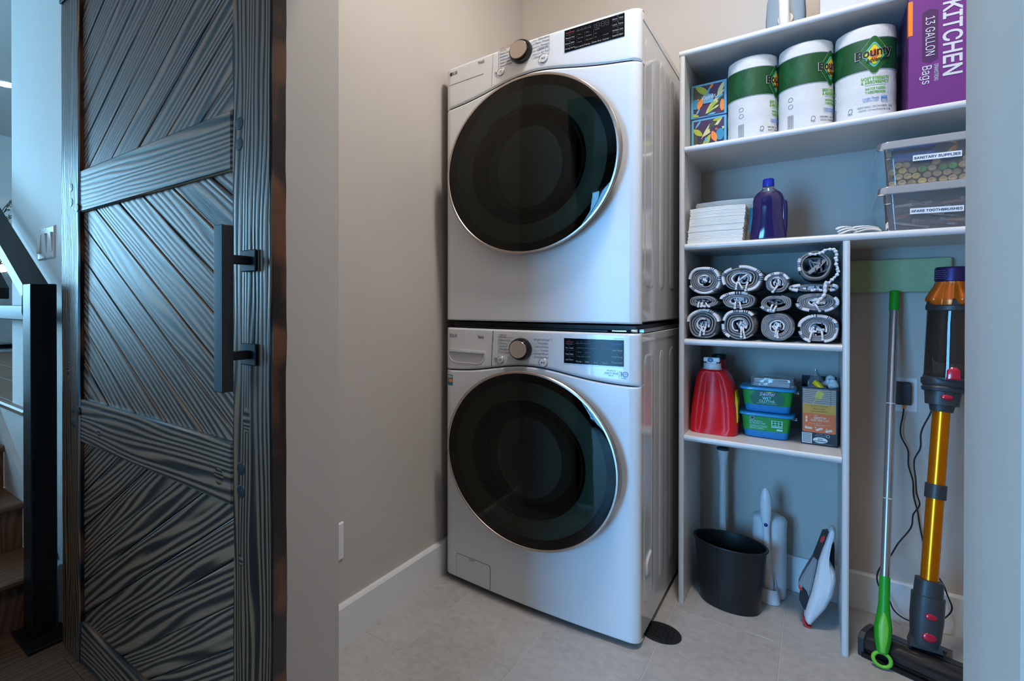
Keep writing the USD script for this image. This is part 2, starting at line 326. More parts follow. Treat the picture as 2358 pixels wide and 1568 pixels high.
# ------------------------------------------------------------ sliding barn door
D = Thing('barn_door', 'dark charred wood sliding barn door with chevron planks and black bar handle', 'door', (-1.25, .62, .012))
DF = .612
def wavy_strip(x0, x1, z0, z1, y0, y1, seed, amp=.0035, both=True):
    """An upright board with slightly wandering edges, its own x running upwards."""
    zs = np.linspace(z0, z1, 70); r = []
    na = (meshkit.fbm(np.c_[zs * 9, np.full(70, seed), np.zeros(70)], 4) - .5) * 2 * amp; nb = (meshkit.fbm(np.c_[zs * 9, np.full(70, seed + 7), np.zeros(70)], 4) - .5) * 2 * amp
    e = .004; cx, cz = (x0 + x1) / 2, (z0 + z1) / 2
    for z, a, b in zip(zs, na, nb):
        l, q = x0 + (a if both else 0) - cx, x1 + b - cx
        zz = z - cz
        r.append([(zz, -l, -(y0 + e - DF)), (zz, -l - e, -(y0 - DF)), (zz, -q + e, -(y0 - DF)), (zz, -q, -(y0 + e - DF)), (zz, -q, -(y1 - DF)), (zz, -l, -(y1 - DF))])
    return loft(r), (np.array([cx, DF, cz]), ZP, -XP, -YP)
for (a, b, sd) in ((-1.756, -1.624, 1.), (-.872, -.752, 5.)):
    m, fr = wavy_strip(a, b, .012, 2.14, DF, DF + .036, sd); D.part('stile', m, 'charred_frame_wood', frame=fr)
D.part('back_panel', box(-1.66, -.84, .640, .647, .02, 2.13), 'charred_frame_wood')
RX0, RX1 = -1.648, -.880
def board(poly, y0, y1, dirx, matn, bev=.0022, name='plank'):
    """A convex board cut to poly in the (x, z) plane, local x along its grain."""
    c = np.array(poly.centroid.coords[0]); th = math.atan2(dirx[1], dirx[0]); ca, sa = math.cos(th), math.sin(th)
    def loc(g): q = np.array(g.exterior.coords)[:-1] - c; return np.c_[q @ (ca, sa), q @ (-sa, ca)]
    inn = poly.buffer(-bev, join_style=2)
    if inn.is_empty: return
    P = [(u, v, -(y - y0)) for y, g in ((y1, poly), (y0 + bev, poly), (y0, inn)) for u, v in loc(g)]
    # frame: ux along grain, uy across, n = towards the viewer (-y); right-handed as ux x uy = -y
    D.part(name, hull(P), matn, frame=(np.array([c[0], y0, c[1]]), (ca, 0, sa), (-sa, 0, ca), (0, -1, 0)))
for z0, z1, ang in ((1.324, 1.446, 0), (.655, .781, 0), (.012, .130, 0)):
    board(sg.box(RX0, z0, RX1, z1), DF + .004, DF + .03, (1, 0), 'charred_wood', .004, 'rail')
board(sg.box(RX0, 2.03, RX1, 2.14), DF + .004, DF + .03, (1, 0), 'charred_wood', .004, 'rail')
SL = .655; dx_ = RX1 - RX0
def chevron(z0, z1, sgn, c0, cuts):
    zone = sg.box(-1.640, z0 - .004, -.862, z1 + .004); xa = -1.63
    for a, b in zip(cuts[:-1], cuts[1:]):
        f = lambda c, x: c + sgn * SL * (x - xa)
        q = sg.Polygon([(-1.7, f(a, -1.7) + .0016), (-.8, f(a, -.8) + .0016), (-.8, f(b, -.8) - .0016), (-1.7, f(b, -1.7) - .0016)]).intersection(zone)
        if q.is_empty or q.area < 2e-4: continue
        board(q, .6265 + rnd.uniform(-.0012, .0012), .6405, (1, sgn * SL), 'charred_wood')
chevron(1.446, 2.03, 1, 0, [.95, 1.042, 1.138, 1.226, 1.325, 1.425, 1.52, 1.605, 1.70, 1.795, 1.89, 1.985, 2.08])
chevron(.781, 1.324, -1, 0, [.70, .795, .889, .993, 1.092, 1.192, 1.289, 1.383, 1.478, 1.564, 1.657, 1.76, 1.86])
chevron(.130, .655, 1, 0, [-.50, -.40, -.305, -.213, -.122, -.034, .055, .142, .238, .31, .40, .50, .60, .70])
def bolt(x, z, slot=30):
    m = cat([lathe([(0, 0), (.0105, .0), (.0125, .0015), (.0125, .0045), (.0115, .0055), (0, .0062)], (0, 0, 0), ZP, 20)])
    cut = ext_z(affinity.rotate(sg.box(-.009, -.0013, .009, .0013), slot), .0045, .0066)
    D.part('bolt', m, 'iron_bolt', frame=(np.array([x, DF + .0045, z]), XP, ZP, -YP))
for x, z in ((-.848, 1.408), (-.849, 1.368), (-.844, .738), (-.844, .694), (-1.678, 1.403), (-1.678, 1.359), (-1.669, .746), (-1.666, .703), (-1.636, 1.338), (-1.632, .745), (-.805, .20), (-.80, .215)): bolt(x, z) if z > .3 or x > -.803 else None
def knot(x, z, rx, rz, y_=False):
    m = cat([lathe([(0, .0004), (.3, .0007), (.4, .0002), (.75, .0006), (1.0, -.0002)], (0, 0, 0), ZP, 24)]); m.vertices = m.vertices * np.array([rx, rz, 1])
    D.part('knot', m, 'charred_frame_wood', frame=(np.array([x, DF + (.004 if y_ else 0), z]), XP, ZP, -YP))
knot(-.826, .835, .012, .026); knot(-.845, .56, .007, .013); knot(-1.705, .86, .010, .03); knot(-.925, .705, .018, .018, True); knot(-1.50, .70, .012, .014, True)
hb = D.part('handle', rbox(-.8265, -.8005, .540, .5655, .899, 1.201, .002, 8), 'black_handle', 'black square bar handle')
for z in (1.140, .9625):
    D.part('handle_post', box(-.8215, -.8055, .5645, .606, z - .008, z + .008), 'black_handle', under=hb)
    D.part('handle_plate', box(-.836, -.791, .6055, .6115, z - .0205, z + .0205), 'black_handle', under=hb)
D.part('hanger_strap', box(-1.752, -1.712, .606, .6118, 1.972, 2.30), 'black_metal', 'black metal roller strap')

# ------------------------------------------------------------ stairs, railing, living room
S = Thing('staircase', 'oak stairs with white skirt board rising left beside the black post', 'stairs', (-2.3, 0, 0))
NX = [-1.945, -2.185, -2.41, -2.635]; RZ = .1667
for k in range(4):
    zt = RZ * (k + 1); xb = NX[k + 1] - .03 if k < 3 else -2.80
    S.part('riser', box(NX[k] - .028, NX[k] - .016, -.75, .635, RZ * k + .0, zt - .026), 'oak_stair', frame=None)
    c = np.array([(NX[k] + xb) / 2, -.05, zt - .013]); hx = (NX[k] - xb) / 2; P = []
    prof = [(hx - .012, -.013), (hx - .003, -.010), (hx, -.002), (hx - .002, .008), (hx - .010, .013), (-hx, .013), (-hx, -.013)]
    m = loft([[(y, -x, z) for x, z in prof] for y in (-.70, .684)])
    S.part('tread', m, 'oak_stair', frame=(c, YP, -XP, ZP))
sk = sg.Polygon([(-1.93, 0), (-1.93, .16), (-2.03, .235), (-2.72, .706), (-2.80, .706), (-2.80, .30), (-2.25, 0)])
S.part('skirt_board', ext_y(sg.Polygon([(-1.93, .02), (-1.93, .22), (-2.60, .66), (-2.62, .655), (-2.62, .40), (-2.30, .18), (-2.1, .02)]), .636, .654), 'trim_white', 'white painted skirt board')
S.part('fascia', box(-7.69, -2.02, .6545, .6595, .0, .643), 'trim_white', 'white painted fascia under the landing')
S.part('landing_nosing', hull([(x, y, z) for x in (-2.95, -2.19) for y, z in ((.634, .649), (.632, .660), (.638, .667), (.659, .667), (.659, .643), (.64, .643))]), 'oak_stair', 'oak nosing along the landing edge')
uf = Thing('floor', 'raised oak plank floor of the living room', None, (0, 0, 0), kind='structure')
uf.part('subfloor', box(-7.8, -2.405, .665, 3.5, .58, .655), 'seam_dark')
uf.part('subfloor', box(-7.8, -2.80, -2.6, .635, .58, .655), 'seam_dark')
for i in range(16):
    y0 = .665 + i * .178
    if y0 > 3.3: break
    x = -7.8 + rnd.random() * .9 - .9
    while x < -2.41:
        a, b = max(x, -7.8), min(x + 1.3, -2.41); x += 1.3
        if b - a > .03: uf.part('plank', box(-(b - a) / 2 + .0008, (b - a) / 2 - .0008, -.0882, .0882, -.012, 0, .001), 'oak_floor', frame=(np.array([(a + b) / 2, y0 + .089, .667]), XP, YP, ZP))
R = Thing('stair_railing', 'black square steel newel post with sloping handrail beside the barn door', 'railing', (-1.87, .59, 0))
R.part('newel_post', rbox(-1.905, -1.832, .551, .626, .010, 1.121, .004, 8), 'black_metal')
R.part('base_plate', box(-1.945, -1.785, .527, .652, .0005, .011, .002), 'black_metal')
R.part('weld_bead', hull([(-1.908, .551, .011), (-1.829, .551, .011), (-1.829, .629, .011), (-1.908, .629, .011), (-1.905, .554, .016), (-1.832, .554, .016), (-1.832, .626, .016), (-1.905, .626, .016)]), 'black_metal')
sl = .605; hz = lambda x: 1.073 + sl * (-1.905 - x)
R.part('handrail', hull([(x, y, hz(x) + d) for x in (-1.9052, -4.0) for y in (.551, .626) for d in (0, .047)]), 'black_metal')
R.part('lower_rail', rbox(-3.6, -1.9052, .566, .612, 1.004, 1.052, .003, 8), 'black_metal')
R.part('infill_bar', hull([(x, y, hz(x) - .20 + d) for x in (-2.24, -4.0) for y in (.575, .605) for d in (0, .04)]), 'black_metal')
R.part('weld_bracket', tube([(-1.909, .556, 1.085), (-1.911, .556, 1.03), (-1.911, .566, .998)], .006, 8), 'black_metal')

t = Thing('light_switch_plate', 'white three-gang light switch plate on the wall left of the barn door', 'light switch', (-2.11, YO, 1.28))
z0 = at(90, 601, 'y', YO)[2]; z1 = at(90, 527, 'y', YO)[2]; x0 = at(90, 560, 'y', YO)[0]; x1 = at(129, 560, 'y', YO)[0]
t.part('cover_plate', hull([(x, YO - .0002, z) for x in (x0, x1) for z in (z0, z1)] + [(x, YO - .006, z) for x in (x0 + .006, x1 - .006) for z in (z0 + .006, z1 - .006)]), 'trim_white')
w = (x1 - x0) / 3; zm = (z0 + z1) / 2; hh = (z1 - z0) * .29
for k in range(3):
    xc = x0 + w * (k + .5); s_ = 1 if k == 0 else -1
    t.part('rocker', hull([(xc + a, YO - .005, zm + b) for a in (-.013, .013) for b in (-hh, hh)] + [(xc + a, YO - .0075 - (.006 if b * s_ < 0 else 0), zm + b * .97) for a in (-.012, .012) for b in (-hh, hh)]), 'trim_white')
    for b in (-1, 1): t.part('screw', lathe([(.0, .0012), (.003, .0008), (.003, -.001)], (xc, YO - .006, zm + b * hh * 1.45), -YP, 10), 'steel')

sf = Thing('sofa', 'light grey upholstered sofa in the living room beyond the railing', 'sofa', (-5.5, 1.7, .677))
mat_noise('sofa_fabric', (.36, .335, .315), (.42, .395, .37), .9, (30, 30, 30), bump=.2, bscale=200)
sf.part('base', rbox(-6.0, -5.10, .75, 2.9, .715, .98, .03), 'sofa_fabric'); sf.part('backrest', rbox(-5.32, -5.09, .75, 2.9, .96, 1.315, .05), 'sofa_fabric')
sf.part('armrest', rbox(-6.0, -5.10, .58, .78, .71, 1.18, .04), 'sofa_fabric')
for x in (-5.18, -5.9):
    for y in (.72, 2.8): sf.part('leg', box(x - .02, x + .02, y - .02, y + .02, .6772, .72), 'matte_black')
mat_noise('rug', (.16, .155, .15), (.34, .33, .32), .95, (14, 14, 14), nscale=3, bump=.3, bscale=300)
single('area_rug', 'grey patterned rug edge under the sofa', 'rug', box(-6.6, -4.90, .7, 3.2, .6672, .677, .002), 'rug')
t = Thing('roller_shade', 'white roller shade drawn partly down over the living room window', 'window shade', (-7.66, 1.6, 2.2))
t.part('shade_cloth', box(-7.655, -7.650, 1.02, 2.10, 2.06, 2.29, .0008), 'trim_white'); t.part('hem_bar', rbox(-7.665, -7.64, 1.02, 2.10, 2.035, 2.06, .006, 8), 'appliance_grey')
mat('leaf_green', (.085, .13, .05), .5); mat('leaf_dark', (.03, .05, .025), .5); mat('bark', (.10, .07, .045), .8); mat('pot_white', (.55, .52, .48), .5)
tr = Thing('olive_tree', 'leafy potted olive tree standing behind the sofa by the window', 'plant', (-7.1, 1.80, .667))
tr.part('pot', lathe([(0, 0), (.15, 0), (.19, .34), (.175, .34), (.165, .30), (0, .30)], (-7.1, 1.80, .667), ZP, 28), 'pot_white')
tp = smooth_path([(-7.1, 1.80, .96), (-7.08, 1.79, 1.3), (-7.11, 1.82, 1.7), (-7.1, 1.84, 2.1)], 14); trunk = tr.part('trunk', tube(tp, np.linspace(.018, .008, 14), 8), 'bark')
rg = np.random.default_rng(3)
def leaf(c, d, l, w):
    d = d / np.linalg.norm(d); u = np.cross(d, rg.normal(size=3)); u /= np.linalg.norm(u); n = np.cross(d, u)
    P = [c, c + d * l * .5 + u * w, c + d * l, c + d * l * .5 - u * w, c + d * l * .5 + n * w * .35]
    return trimesh.Trimesh(np.array(P), np.array([[0, 1, 4], [1, 2, 4], [2, 3, 4], [3, 0, 4]]), process=False)
lv = {0: [], 1: []}
for b in range(20):
    k = rg.uniform(.25, 1); p0 = np.array([-7.1, 1.80 + .04 * k, .96 + 1.14 * k]); a = rg.uniform(0, 2 * np.pi); L_ = rg.uniform(.16, .34)
    p1 = p0 + L_ * np.array([np.cos(a), np.sin(a), rg.uniform(.0, .9)]); q = smooth_path([p0, (p0 + p1) / 2 + (0, 0, .02), p1], 8)
    tr.part('branch', tube(q, np.linspace(.006, .0025, 8), 5), 'bark', under=trunk)
    for s_ in np.linspace(.25, 1, 11):
        c = p0 + (p1 - p0) * s_; lv[b % 2].append(leaf(c, (p1 - p0) / L_ + rg.normal(size=3) * .7, rg.uniform(.05, .085), rg.uniform(.008, .013)))
tr.part('foliage', cat(lv[0]), 'leaf_green', kind='stuff'); tr.part('foliage', cat(lv[1]), 'leaf_dark', kind='stuff')
mat_emit('lamp_glow', (1.0, .95, .88), 9.0)
def downlight(name, label, x, y, z, r, glow='lamp_glow'):
    t = Thing(name, label, 'ceiling light', (x, y, z)); t.part('trim_ring', lathe([(r, 0), (r + .002, -.006), (r + .018, -.006), (r + .022, -.0005), (r, 0)], (x, y, z), ZP, 32), 'trim_white')
    t.part('lens', lathe([(0, -.001), (r - .001, -.001), (r - .001, -.0002)], (x, y, z), ZP, 32), glow)
downlight('ceiling_downlight', 'round glowing downlight in the far living room ceiling at upper left', -5.86, 1.56, 3.15, .075)
downlight('ceiling_downlight', 'round recessed downlight in the laundry closet ceiling above the machines', -.10, 1.32, 3.0, .165)
downlight('ceiling_downlight', 'round recessed downlight in the lower hall ceiling outside the closet', -1.0, -.45, 2.60, .072)

# ------------------------------------------------------------ washer and dryer
MC, HW, MB = -.743, .343, 2.45
def FY(x):
    d = np.abs(np.asarray(x, float) - MC); r = .028; y = 1.737 - .018 * (1 - np.minimum(d / HW, 1) ** 2)
    e = np.clip(d - (HW - r), 0, r); return y + r - np.sqrt(np.maximum(r * r - e * e, 0))
XS = np.unique(np.concatenate([MC + np.linspace(-HW + .028, HW - .028, 57), MC - HW + .028 * (1 - np.cos(np.linspace(0, np.pi / 2, 8))), MC + HW - .028 * (1 - np.cos(np.linspace(0, np.pi / 2, 8)))]))
def sheet(zlo, zhi, e=.007, xs=XS, dep=.035):
    """A bowed front panel from height zlo(x) to zhi(x) with rolled top and bottom edges."""
    lo = np.array([zlo(x) for x in xs]); hi = np.array([zhi(x) for x in xs]); rows = []
    a = np.linspace(0, np.pi / 2, 5)
    for s in a: rows.append((lo + e * (1 - np.sin(s)), e * (1 - np.cos(s)) * 0 + e * (1 - np.sin(np.pi / 2 - s)) ))
    rows = [(lo, np.full_like(lo, dep))] + [(lo + e * (1 - np.cos(s)), np.full_like(lo, e * (1 - np.sin(s)))) for s in a]
    rows += [(lo + e + (hi - lo - 2 * e) * k / 14, np.zeros_like(lo)) for k in range(1, 14)]
    rows += [(hi - e * (1 - np.cos(s)), np.full_like(lo, e * (1 - np.sin(s)))) for s in a[::-1]] + [(hi, np.full_like(lo, dep))]
    R = [np.stack([xs, FY(xs) + d, z], 1) for z, d in rows]
    m = loft(R, caps=False, closed=False); m.faces = m.faces; return m
def onface(m, off=.0006, e=.02):
    """Lay a flat mesh given in (x, z, thickness) on the bowed front."""
    m = fine(m, e); v = np.array(m.vertices); w = np.c_[v[:, 0], FY(v[:, 0]) - off - v[:, 2], v[:, 1]]
    return trimesh.Trimesh(w, np.array(m.faces), process=False)
def patch(poly, th=.0006): return ext(poly, th)
def ring2(cx, cz, r1, r0): return ell(cx, cz, r1, r1, n=12).difference(ell(cx, cz, r0, r0, n=12))
def line(x0, z0, x1, z1, w=.0006): return sg.LineString([(x0, z0), (x1, z1)]).buffer(w / 2, cap_style=2)
def T0(s, h, x, z, width=None, align='l', bold=False): return text(s, h, (x, z, 0), XP, YP, width, bold, .0003, align)

def machine(name, label, cat_, zb, zt, zc, bump_base, bump_h, dryer):
    t = Thing(name, label, cat_, (MC, 2.1, zb))
    seam = lambda x: bump_base + bump_h * math.exp(-((x - MC) / .13) ** 2 / 2) - (.0 if not dryer else .006 * max(0, (x - MC) / HW) ** 6)
    zf = zb + .018 if not dryer else zb
    t.part('front_panel', sheet(lambda x: zf, lambda x: seam(x) - .0016, .007), 'appliance_satin', smooth=40)
    cp = t.part('control_panel', sheet(lambda x: seam(x) + .0016, lambda x: zt, .008), 'appliance_white', smooth=40)
    t.part('seam', onface(patch(sg.Polygon([(x, seam(x) - .002) for x in XS[6:-6]] + [(x, seam(x) + .002) for x in XS[6:-6][::-1]])), -.006, .03), 'seam_dark')
    # cabinet with its pressed side ribs
    x1 = MC + HW - .001
    cab = t.part('cabinet', box(MC - HW + .001, x1, 1.7655, MB, zf + .004, zt - .012, .004), 'appliance_side')
    for ya, yb in ((1.795, 1.925), (2.005, 2.085), (2.165, 2.26)):
        q = rrect(ya, zb + .11, yb, zt - .065, min((yb - ya) / 2 - .001, .035), 8); q2 = q.buffer(-.009)
        m = cat([hull([(x1 - .001, *p) for p in q.exterior.coords] + [(x1 + .0019, *p) for p in q2.exterior.coords])])
        t.part('side_rib', m, 'appliance_side', under=cab)
    t.part('top_lid', box(MC - HW + .001, x1 + .0015, 1.772, MB, zt - .030, zt - .002, .003), 'appliance_side')
    t.part('corner_trim', box(x1 - .004, x1 + .0012, 1.7645, 1.7705, zf + .004, zt - .03, .0008), 'appliance_grey')
    if not dryer:
        g = rrect(1.815, .205, 1.885, .262, .02); t.part('side_grip', cat([hull([(x1 + .002, *p) for p in affinity.skew(g, 0, 18).exterior.coords] + [(x1 + .007, *p) for p in affinity.skew(g.buffer(-.006), 0, 18).exterior.coords])]), 'appliance_white')
        for x in (MC - HW + .05, MC + HW - .05):
            for y in (1.80, 2.38): t.part('foot', lathe([(0, 0), (.021, 0), (.024, .006), (.020, .012), (.012, .013), (.012, .028), (0, .028)], (x, y, 0.0005), ZP, 20), 'rubber')
        # dispenser drawer with its scooped pull
        t.part('drawer_gap', onface(patch(line(-.8815, seam(-.88) + .003, -.874, zt - .006, .0016)), .0002), 'seam_dark')
        sc = sg.Polygon([(-1.066, .882), (-.909, .881), (-.911, .862), (-.922, .845), (-.94, .839), (-1.036, .838), (-1.054, .845), (-1.064, .862)]).buffer(-.002).buffer(.002)
        dr = t.part('drawer', onface(patch(sc.buffer(.0035).difference(sc), .0022), 0), 'appliance_white')
        t.part('pull_recess', onface(patch(sc, .0006), .0), 'appliance_grey', 'shadowed drawer pull recess', under=dr)
        t.part('pull_lip', onface(patch(sg.box(-1.066, .876, -.909, .8815), .0028), .0), 'appliance_white', under=dr)
        # drain filter hatch
        h0 = rrect(-1.030, .022, -.885, .112, .008)
        ht = t.part('filter_hatch', onface(patch(h0.buffer(-.0012), .0012), 0), 'appliance_satin')
        t.part('hatch_gap', onface(patch(h0.difference(h0.buffer(-.0012)), .0003), .0002), 'seam_dark', under=ht)
        t.part('hatch_latch', onface(cat([patch(rrect(-.972, .102, -.950, .113, .002), .0022)]), .001), 'appliance_grey', under=ht)
        # energy sticker
        st = t.part('energy_sticker', onface(patch(sg.box(-1.0745, .745, -1.048, .786), .0004), .0002), 'sticker_teal', 'small teal and orange energy sticker')
        t.part('sticker_band', onface(patch(sg.box(-1.0745, .758, -1.048, .768).union(ell(-1.058, .763, .0075, .0075)), .0003), .0007), 'label_orange', under=st)
        t.part('sticker_print', onface(cat([patch(sg.box(-1.072, z, -1.051, z + .0035), .0003) for z in (.774, .779)] + [patch(ring2(-1.058, .763, .0045, .003), .0003)]), .0011), 'paper_white', under=st)
    else:
        t.part('drawer_gap', onface(patch(line(-.8815, seam(-.88) + .003, -.874, zt - .006, .0016)), .0002), 'appliance_grey')
        t.part('panel_line', onface(patch(sg.box(-1.066, 1.8925, -.913, 1.8945)), .0002), 'seam_grey')
        for x in (MC - HW + .06, MC + HW - .06):
            for y in (1.82, 2.36): t.part('foot', lathe([(0, 0), (.02, 0), (.02, .006), (0, .006)], (x, y, zb - .0055), ZP, 16), 'rubber')
    # door
    y0, Rr = 1.680, .300
    o = (MC + .0012, y0, zc); ax = (0, 1, 0)
    dp = t.part('door', lathe([(.2985, .004), (.2995, .010), (.297, .022), (.285, .036), (.25, .047), (.235, .050), (.20, .052)], o, ax, 96), 'dark_plastic', 'round black glass door')
    t.part('door_ring', lathe([(.2905, .001), (.2920, -.0008), (.2970, -.0005), (.2999, .003), (.2996, .008), (.2975, .0085), (.2915, .003), (.2905, .001)], o, ax, 128), 'rose_metal', 'thin rose metal door ring', under=dp)
    t.part('door_glass', lathe([(.0, -.0065), (.06, -.0062), (.12, -.0052), (.18, -.0035), (.24, -.0012), (.28, .0006), (.2915, .0018), (.2915, .004), (.28, .0030), (.2, -.0005), (.1, -.0035), (0, -.0042)], o, ax, 96), 'tinted_glass', 'dark tinted door glass', under=dp)
    t.part('door_bowl', lathe([(.262, .010), (.256, .018), (.245, .024), (.230, .026), (.215, .022), (.205, .014), (.200, .010)], o, ax, 96), 'door_bowl', 'greenish grey inner door ring', under=dp)
    t.part('door_inner_frame', lathe([(.2912, .0075), (.2625, .0098)], o, ax, 96), 'gloss_black', under=dp); t.part('door_inner_frame', lathe([(.1995, .0102), (.190, .0115), (.186, .03), (.182, .05)], o, ax, 96), 'dark_plastic', under=dp)
    t.part('door_rear_glass', lathe([(.0, .042), (.08, .044), (.15, .038), (.184, .012), (.186, .016), (.152, .042), (.08, .048), (0, .046)], o, ax, 64), 'tinted_glass', under=dp)
    t.part('drum', lathe([(.21, .055), (.245, .09), (.25, .36), (.235, .395), (.10, .41), (.07, .40), (.0, .40)], o, ax, 64), 'drum_steel')
    for k in range(3):
        a = .9 + k * 2.094; c = np.array([o[0], 0, zc]); d = np.array([math.cos(a), 0, math.sin(a)]); s = np.array([-math.sin(a), 0, math.cos(a)])
        t.part('drum_baffle', hull([c + d * r + s * w + np.array([0, y, 0]) for y in (1.80, 2.05) for r, w in ((.25, .045), (.25, -.045), (.205, .012), (.205, -.012))]), 'drum_steel')
    a = np.radians(np.linspace(-22, 27, 24)); P = np.c_[o[0] + .2985 * np.cos(a), np.full(24, y0 + .013), zc + .2985 * np.sin(a)]
    t.part('door_grip', tube(P, .0065 * np.sin(np.linspace(.25, np.pi - .25, 24)), 8), 'steel', 'metal finger grip on the door rim', under=dp)
    # knob
    kz = .9015 if not dryer else 1.9235; kx = -.767; ky = float(FY(kx))
    kb = t.part('knob', lathe([(.0385, .001), (.0392, -.004), (.0385, -.014), (.0350, -.0235), (.0322, -.027), (.0305, -.0275), (.0, -.0275)], (kx, ky, kz), ax, 56), 'gloss_black', 'black dial with brushed metal face')
    t.part('knob_face', lathe([(.0300, -.0272), (.0303, -.0285), (.0290, -.0305), (.0, -.0305)], (kx, ky, kz), ax, 56), 'brushed_metal', 'brushed metal dial face', under=kb)
    zo = .859 if not dryer else 1.8785
    for bx, bz, nm, r in ((-.845, zo, 'power_button', .0115), (-.690, zo + .001, 'start_button', .0135)):
        by = float(FY(bx)); b_ = t.part(nm, lathe([(r, .001), (r, -.0022), (r - .0012, -.0032), (0, -.0034)], (bx, by, bz), ax, 28), 'appliance_white')
        t.part('button_ring', lathe([(r + .0022, .0008), (r + .0022, -.0022), (r + .0014, -.003), (r + .0002, -.0022), (r + .0002, .0008)], (bx, by, bz), ax, 32), 'steel', under=b_)
        ic = ring2(bx, bz - .0005, .0048, .0038).difference(sg.box(bx - .0017, bz, bx + .0017, bz + .01)).union(sg.box(bx - .0005, bz, bx + .0005, bz + .0055)) if nm == 'power_button' else sg.Polygon([(bx - .0052, bz - .0036), (bx - .0052, bz + .0036), (bx + .0003, bz)]).union(sg.box(bx + .0018, bz - .0036, bx + .003, bz + .0036)).union(sg.box(bx + .0042, bz - .0036, bx + .0054, bz + .0036))
        t.part('button_icon', onface(patch(ic, .0003), .0034), 'print_dark', under=b_)
    # lettering
    lz = .9375 if not dryer else 1.9345; L = []
    L += [T0('LG', .0108, -1.0455, lz - .006, .0165, bold=True), patch(ring2(-1.0555, lz - .0008, .0068, .0057)), patch(sg.box(-1.0562, lz - .003, -1.0548, lz + .003)), patch(sg.box(-1.0562, lz - .003, -1.0525, lz - .0019)), patch(ell(-1.0583, lz + .0018, .0009, .0009))]
    if dryer: L.append(patch(ell(-1.0555, lz - .0008, .0057, .0057).difference(sg.box(-1.0562, lz - .003, -1.0548, lz + .003))))
    t.part('maker_lettering', onface(cat(L)), 'print_dark' if dryer else 'print_grey')
    t.part('panel_lettering', onface(T0('ThinQ', .0098, -.9375, lz - .0065 + (0 if not dryer else .0055), .0265)), 'print_dark')
    z1 = .9465 if not dryer else 1.9585; G_, Rd, Bl = [], [], []
    Rd.append(T0('STEAM CYCLE' if not dryer else 'STEAM CYCLE & SENSOR DRY', .0036, -.8475, z1, .026 if not dryer else .052))
    lw = ['Normal', 'Heavy Duty', 'Bedding', 'Sanitary', 'Allergiene™', 'Tub Clean'] if not dryer else ['Normal', 'Heavy Duty', 'Bedding', 'Antibacterial', 'Steam Sanitary™', 'Steam Fresh™']
    rw_ = ['Bright Whites™ |', 'Delicates', 'Perm. Press', 'Towels', 'Speed Wash', 'Downloaded'] if not dryer else ['Delicates', 'Perm. Press', 'Towels', 'Speed Dry', 'Air Dry', 'Downloaded']
    for k, w in enumerate(lw):
        z = z1 - .0085 - k * .01085; q = T0(w, .0056, -.8485, z); (Bl if k in (2, 3) else G_).append(q); xe = q.vertices[:, 0].max()
        G_.append(patch(sg.box(xe + .003, z + .0022, max(xe + .006, kx - .036 - abs(kz - z) * .15 + (.012 if k == 0 else 0)), z + .0027)))
    G_.append(patch(sg.box(-.8525, z1 - .0655, -.8520, z1 - .003)))
    for k, w in enumerate(rw_):
        z = z1 - .0125 - k * .0117; q = T0(w, .0060, -.6725 + (.012 if k == 0 and not dryer else 0), z, align='r'); G_.append(q); xs_ = q.vertices[:, 0].min()
        G_.append(patch(sg.box(min(xs_ - .004, kx + .040), z + .0024, xs_ - .003, z + .0029)))
    if dryer: Bl.append(T0('MANUAL DRY', .0038, -.6725, z1 - .0425, align='r')); G_.append(patch(sg.box(-.6705, z1 - .062, -.670, z1 - .042))); Rd.append(patch(sg.box(-.6705, z1 - .040, -.670, z1 - .004)))
    G_.append(T0('Smart', .002, -.868, zo - .009)); G_.append(patch(ring2(-.865, zo + .003, .0042, .0036))); G_.append(patch(ring2(-.8625, zo, .0030, .0025)))
    G_.append(T0('*Hold 3 seconds', .0026, -.444, zt - .0175 if not dryer else zt - .0085, align='r'))
    t.part('panel_lettering', onface(cat(G_)), 'print_grey', 'grey cycle names'); t.part('panel_lettering', onface(cat(Rd)), 'print_red', 'red small print'); t.part('panel_lettering', onface(cat(Bl)), 'print_blue', 'blue cycle names')
    # display
    dx0, dx1, dz0, dz1 = (-.6205, -.4425, .8645, .9455) if not dryer else (-.6205, -.4425, 1.8765, 1.9475)
    H = dz1 - dz0; dsp = t.part('display', onface(patch(sg.box(dx0, dz0, dx1, dz1), .0010), .0002), 'screen_black', 'black glass display with touch keys')
    Z = lambda f: dz0 + f * H; X = lambda f: dx0 + f * (dx1 - dx0)
    W_, Dm, Rr_, Bu = [], [], [], []
    seg = lambda x, z, w, h, s: [sg.box(x + a * w, z + b * h, x + c * w + (.0006 if a == c else 0), z + d * h + (.0006 if b == d else 0)) for a, b, c, d in s]
    E8 = ((0.1, 0, .9, 0), (0.1, .5, .9, .5), (0.1, 1, .9, 1), (0, .06, 0, .46), (1, .06, 1, .46), (0, .56, 0, .95), (1, .56, 1, .95))
    for f in (.545, .63, .70): Dm += [patch(q) for q in seg(X(f), Z(.70), .0085 if f > .55 else .008, .0165 * H / .081, E8 if f > .55 else E8)]
    Dm += [patch(q) for q in seg(X(.515), Z(.70), .002, .0165 * H / .081, ((0, .06, 0, .46), (0, .56, 0, .95)))] + [patch(sg.box(X(.608), Z(.74 + k), X(.608) + .0012, Z(.74 + k) + .0012)) for k in (0, .1)]
    kL = ['TurboSteam', '*Remote Start', 'Reduce Static', 'Energy Saver'] if dryer else ['+Steam', 'Pre-wash', 'Delay Wash', 'Add Item']
    kR = ['More Time', 'Less Time', 'Wrinkle Care', 'Damp Dry Signal'] if dryer else ['TurboWash™', 'Cold Wash', 'Extra Rinse', 'Rinse+Spin']
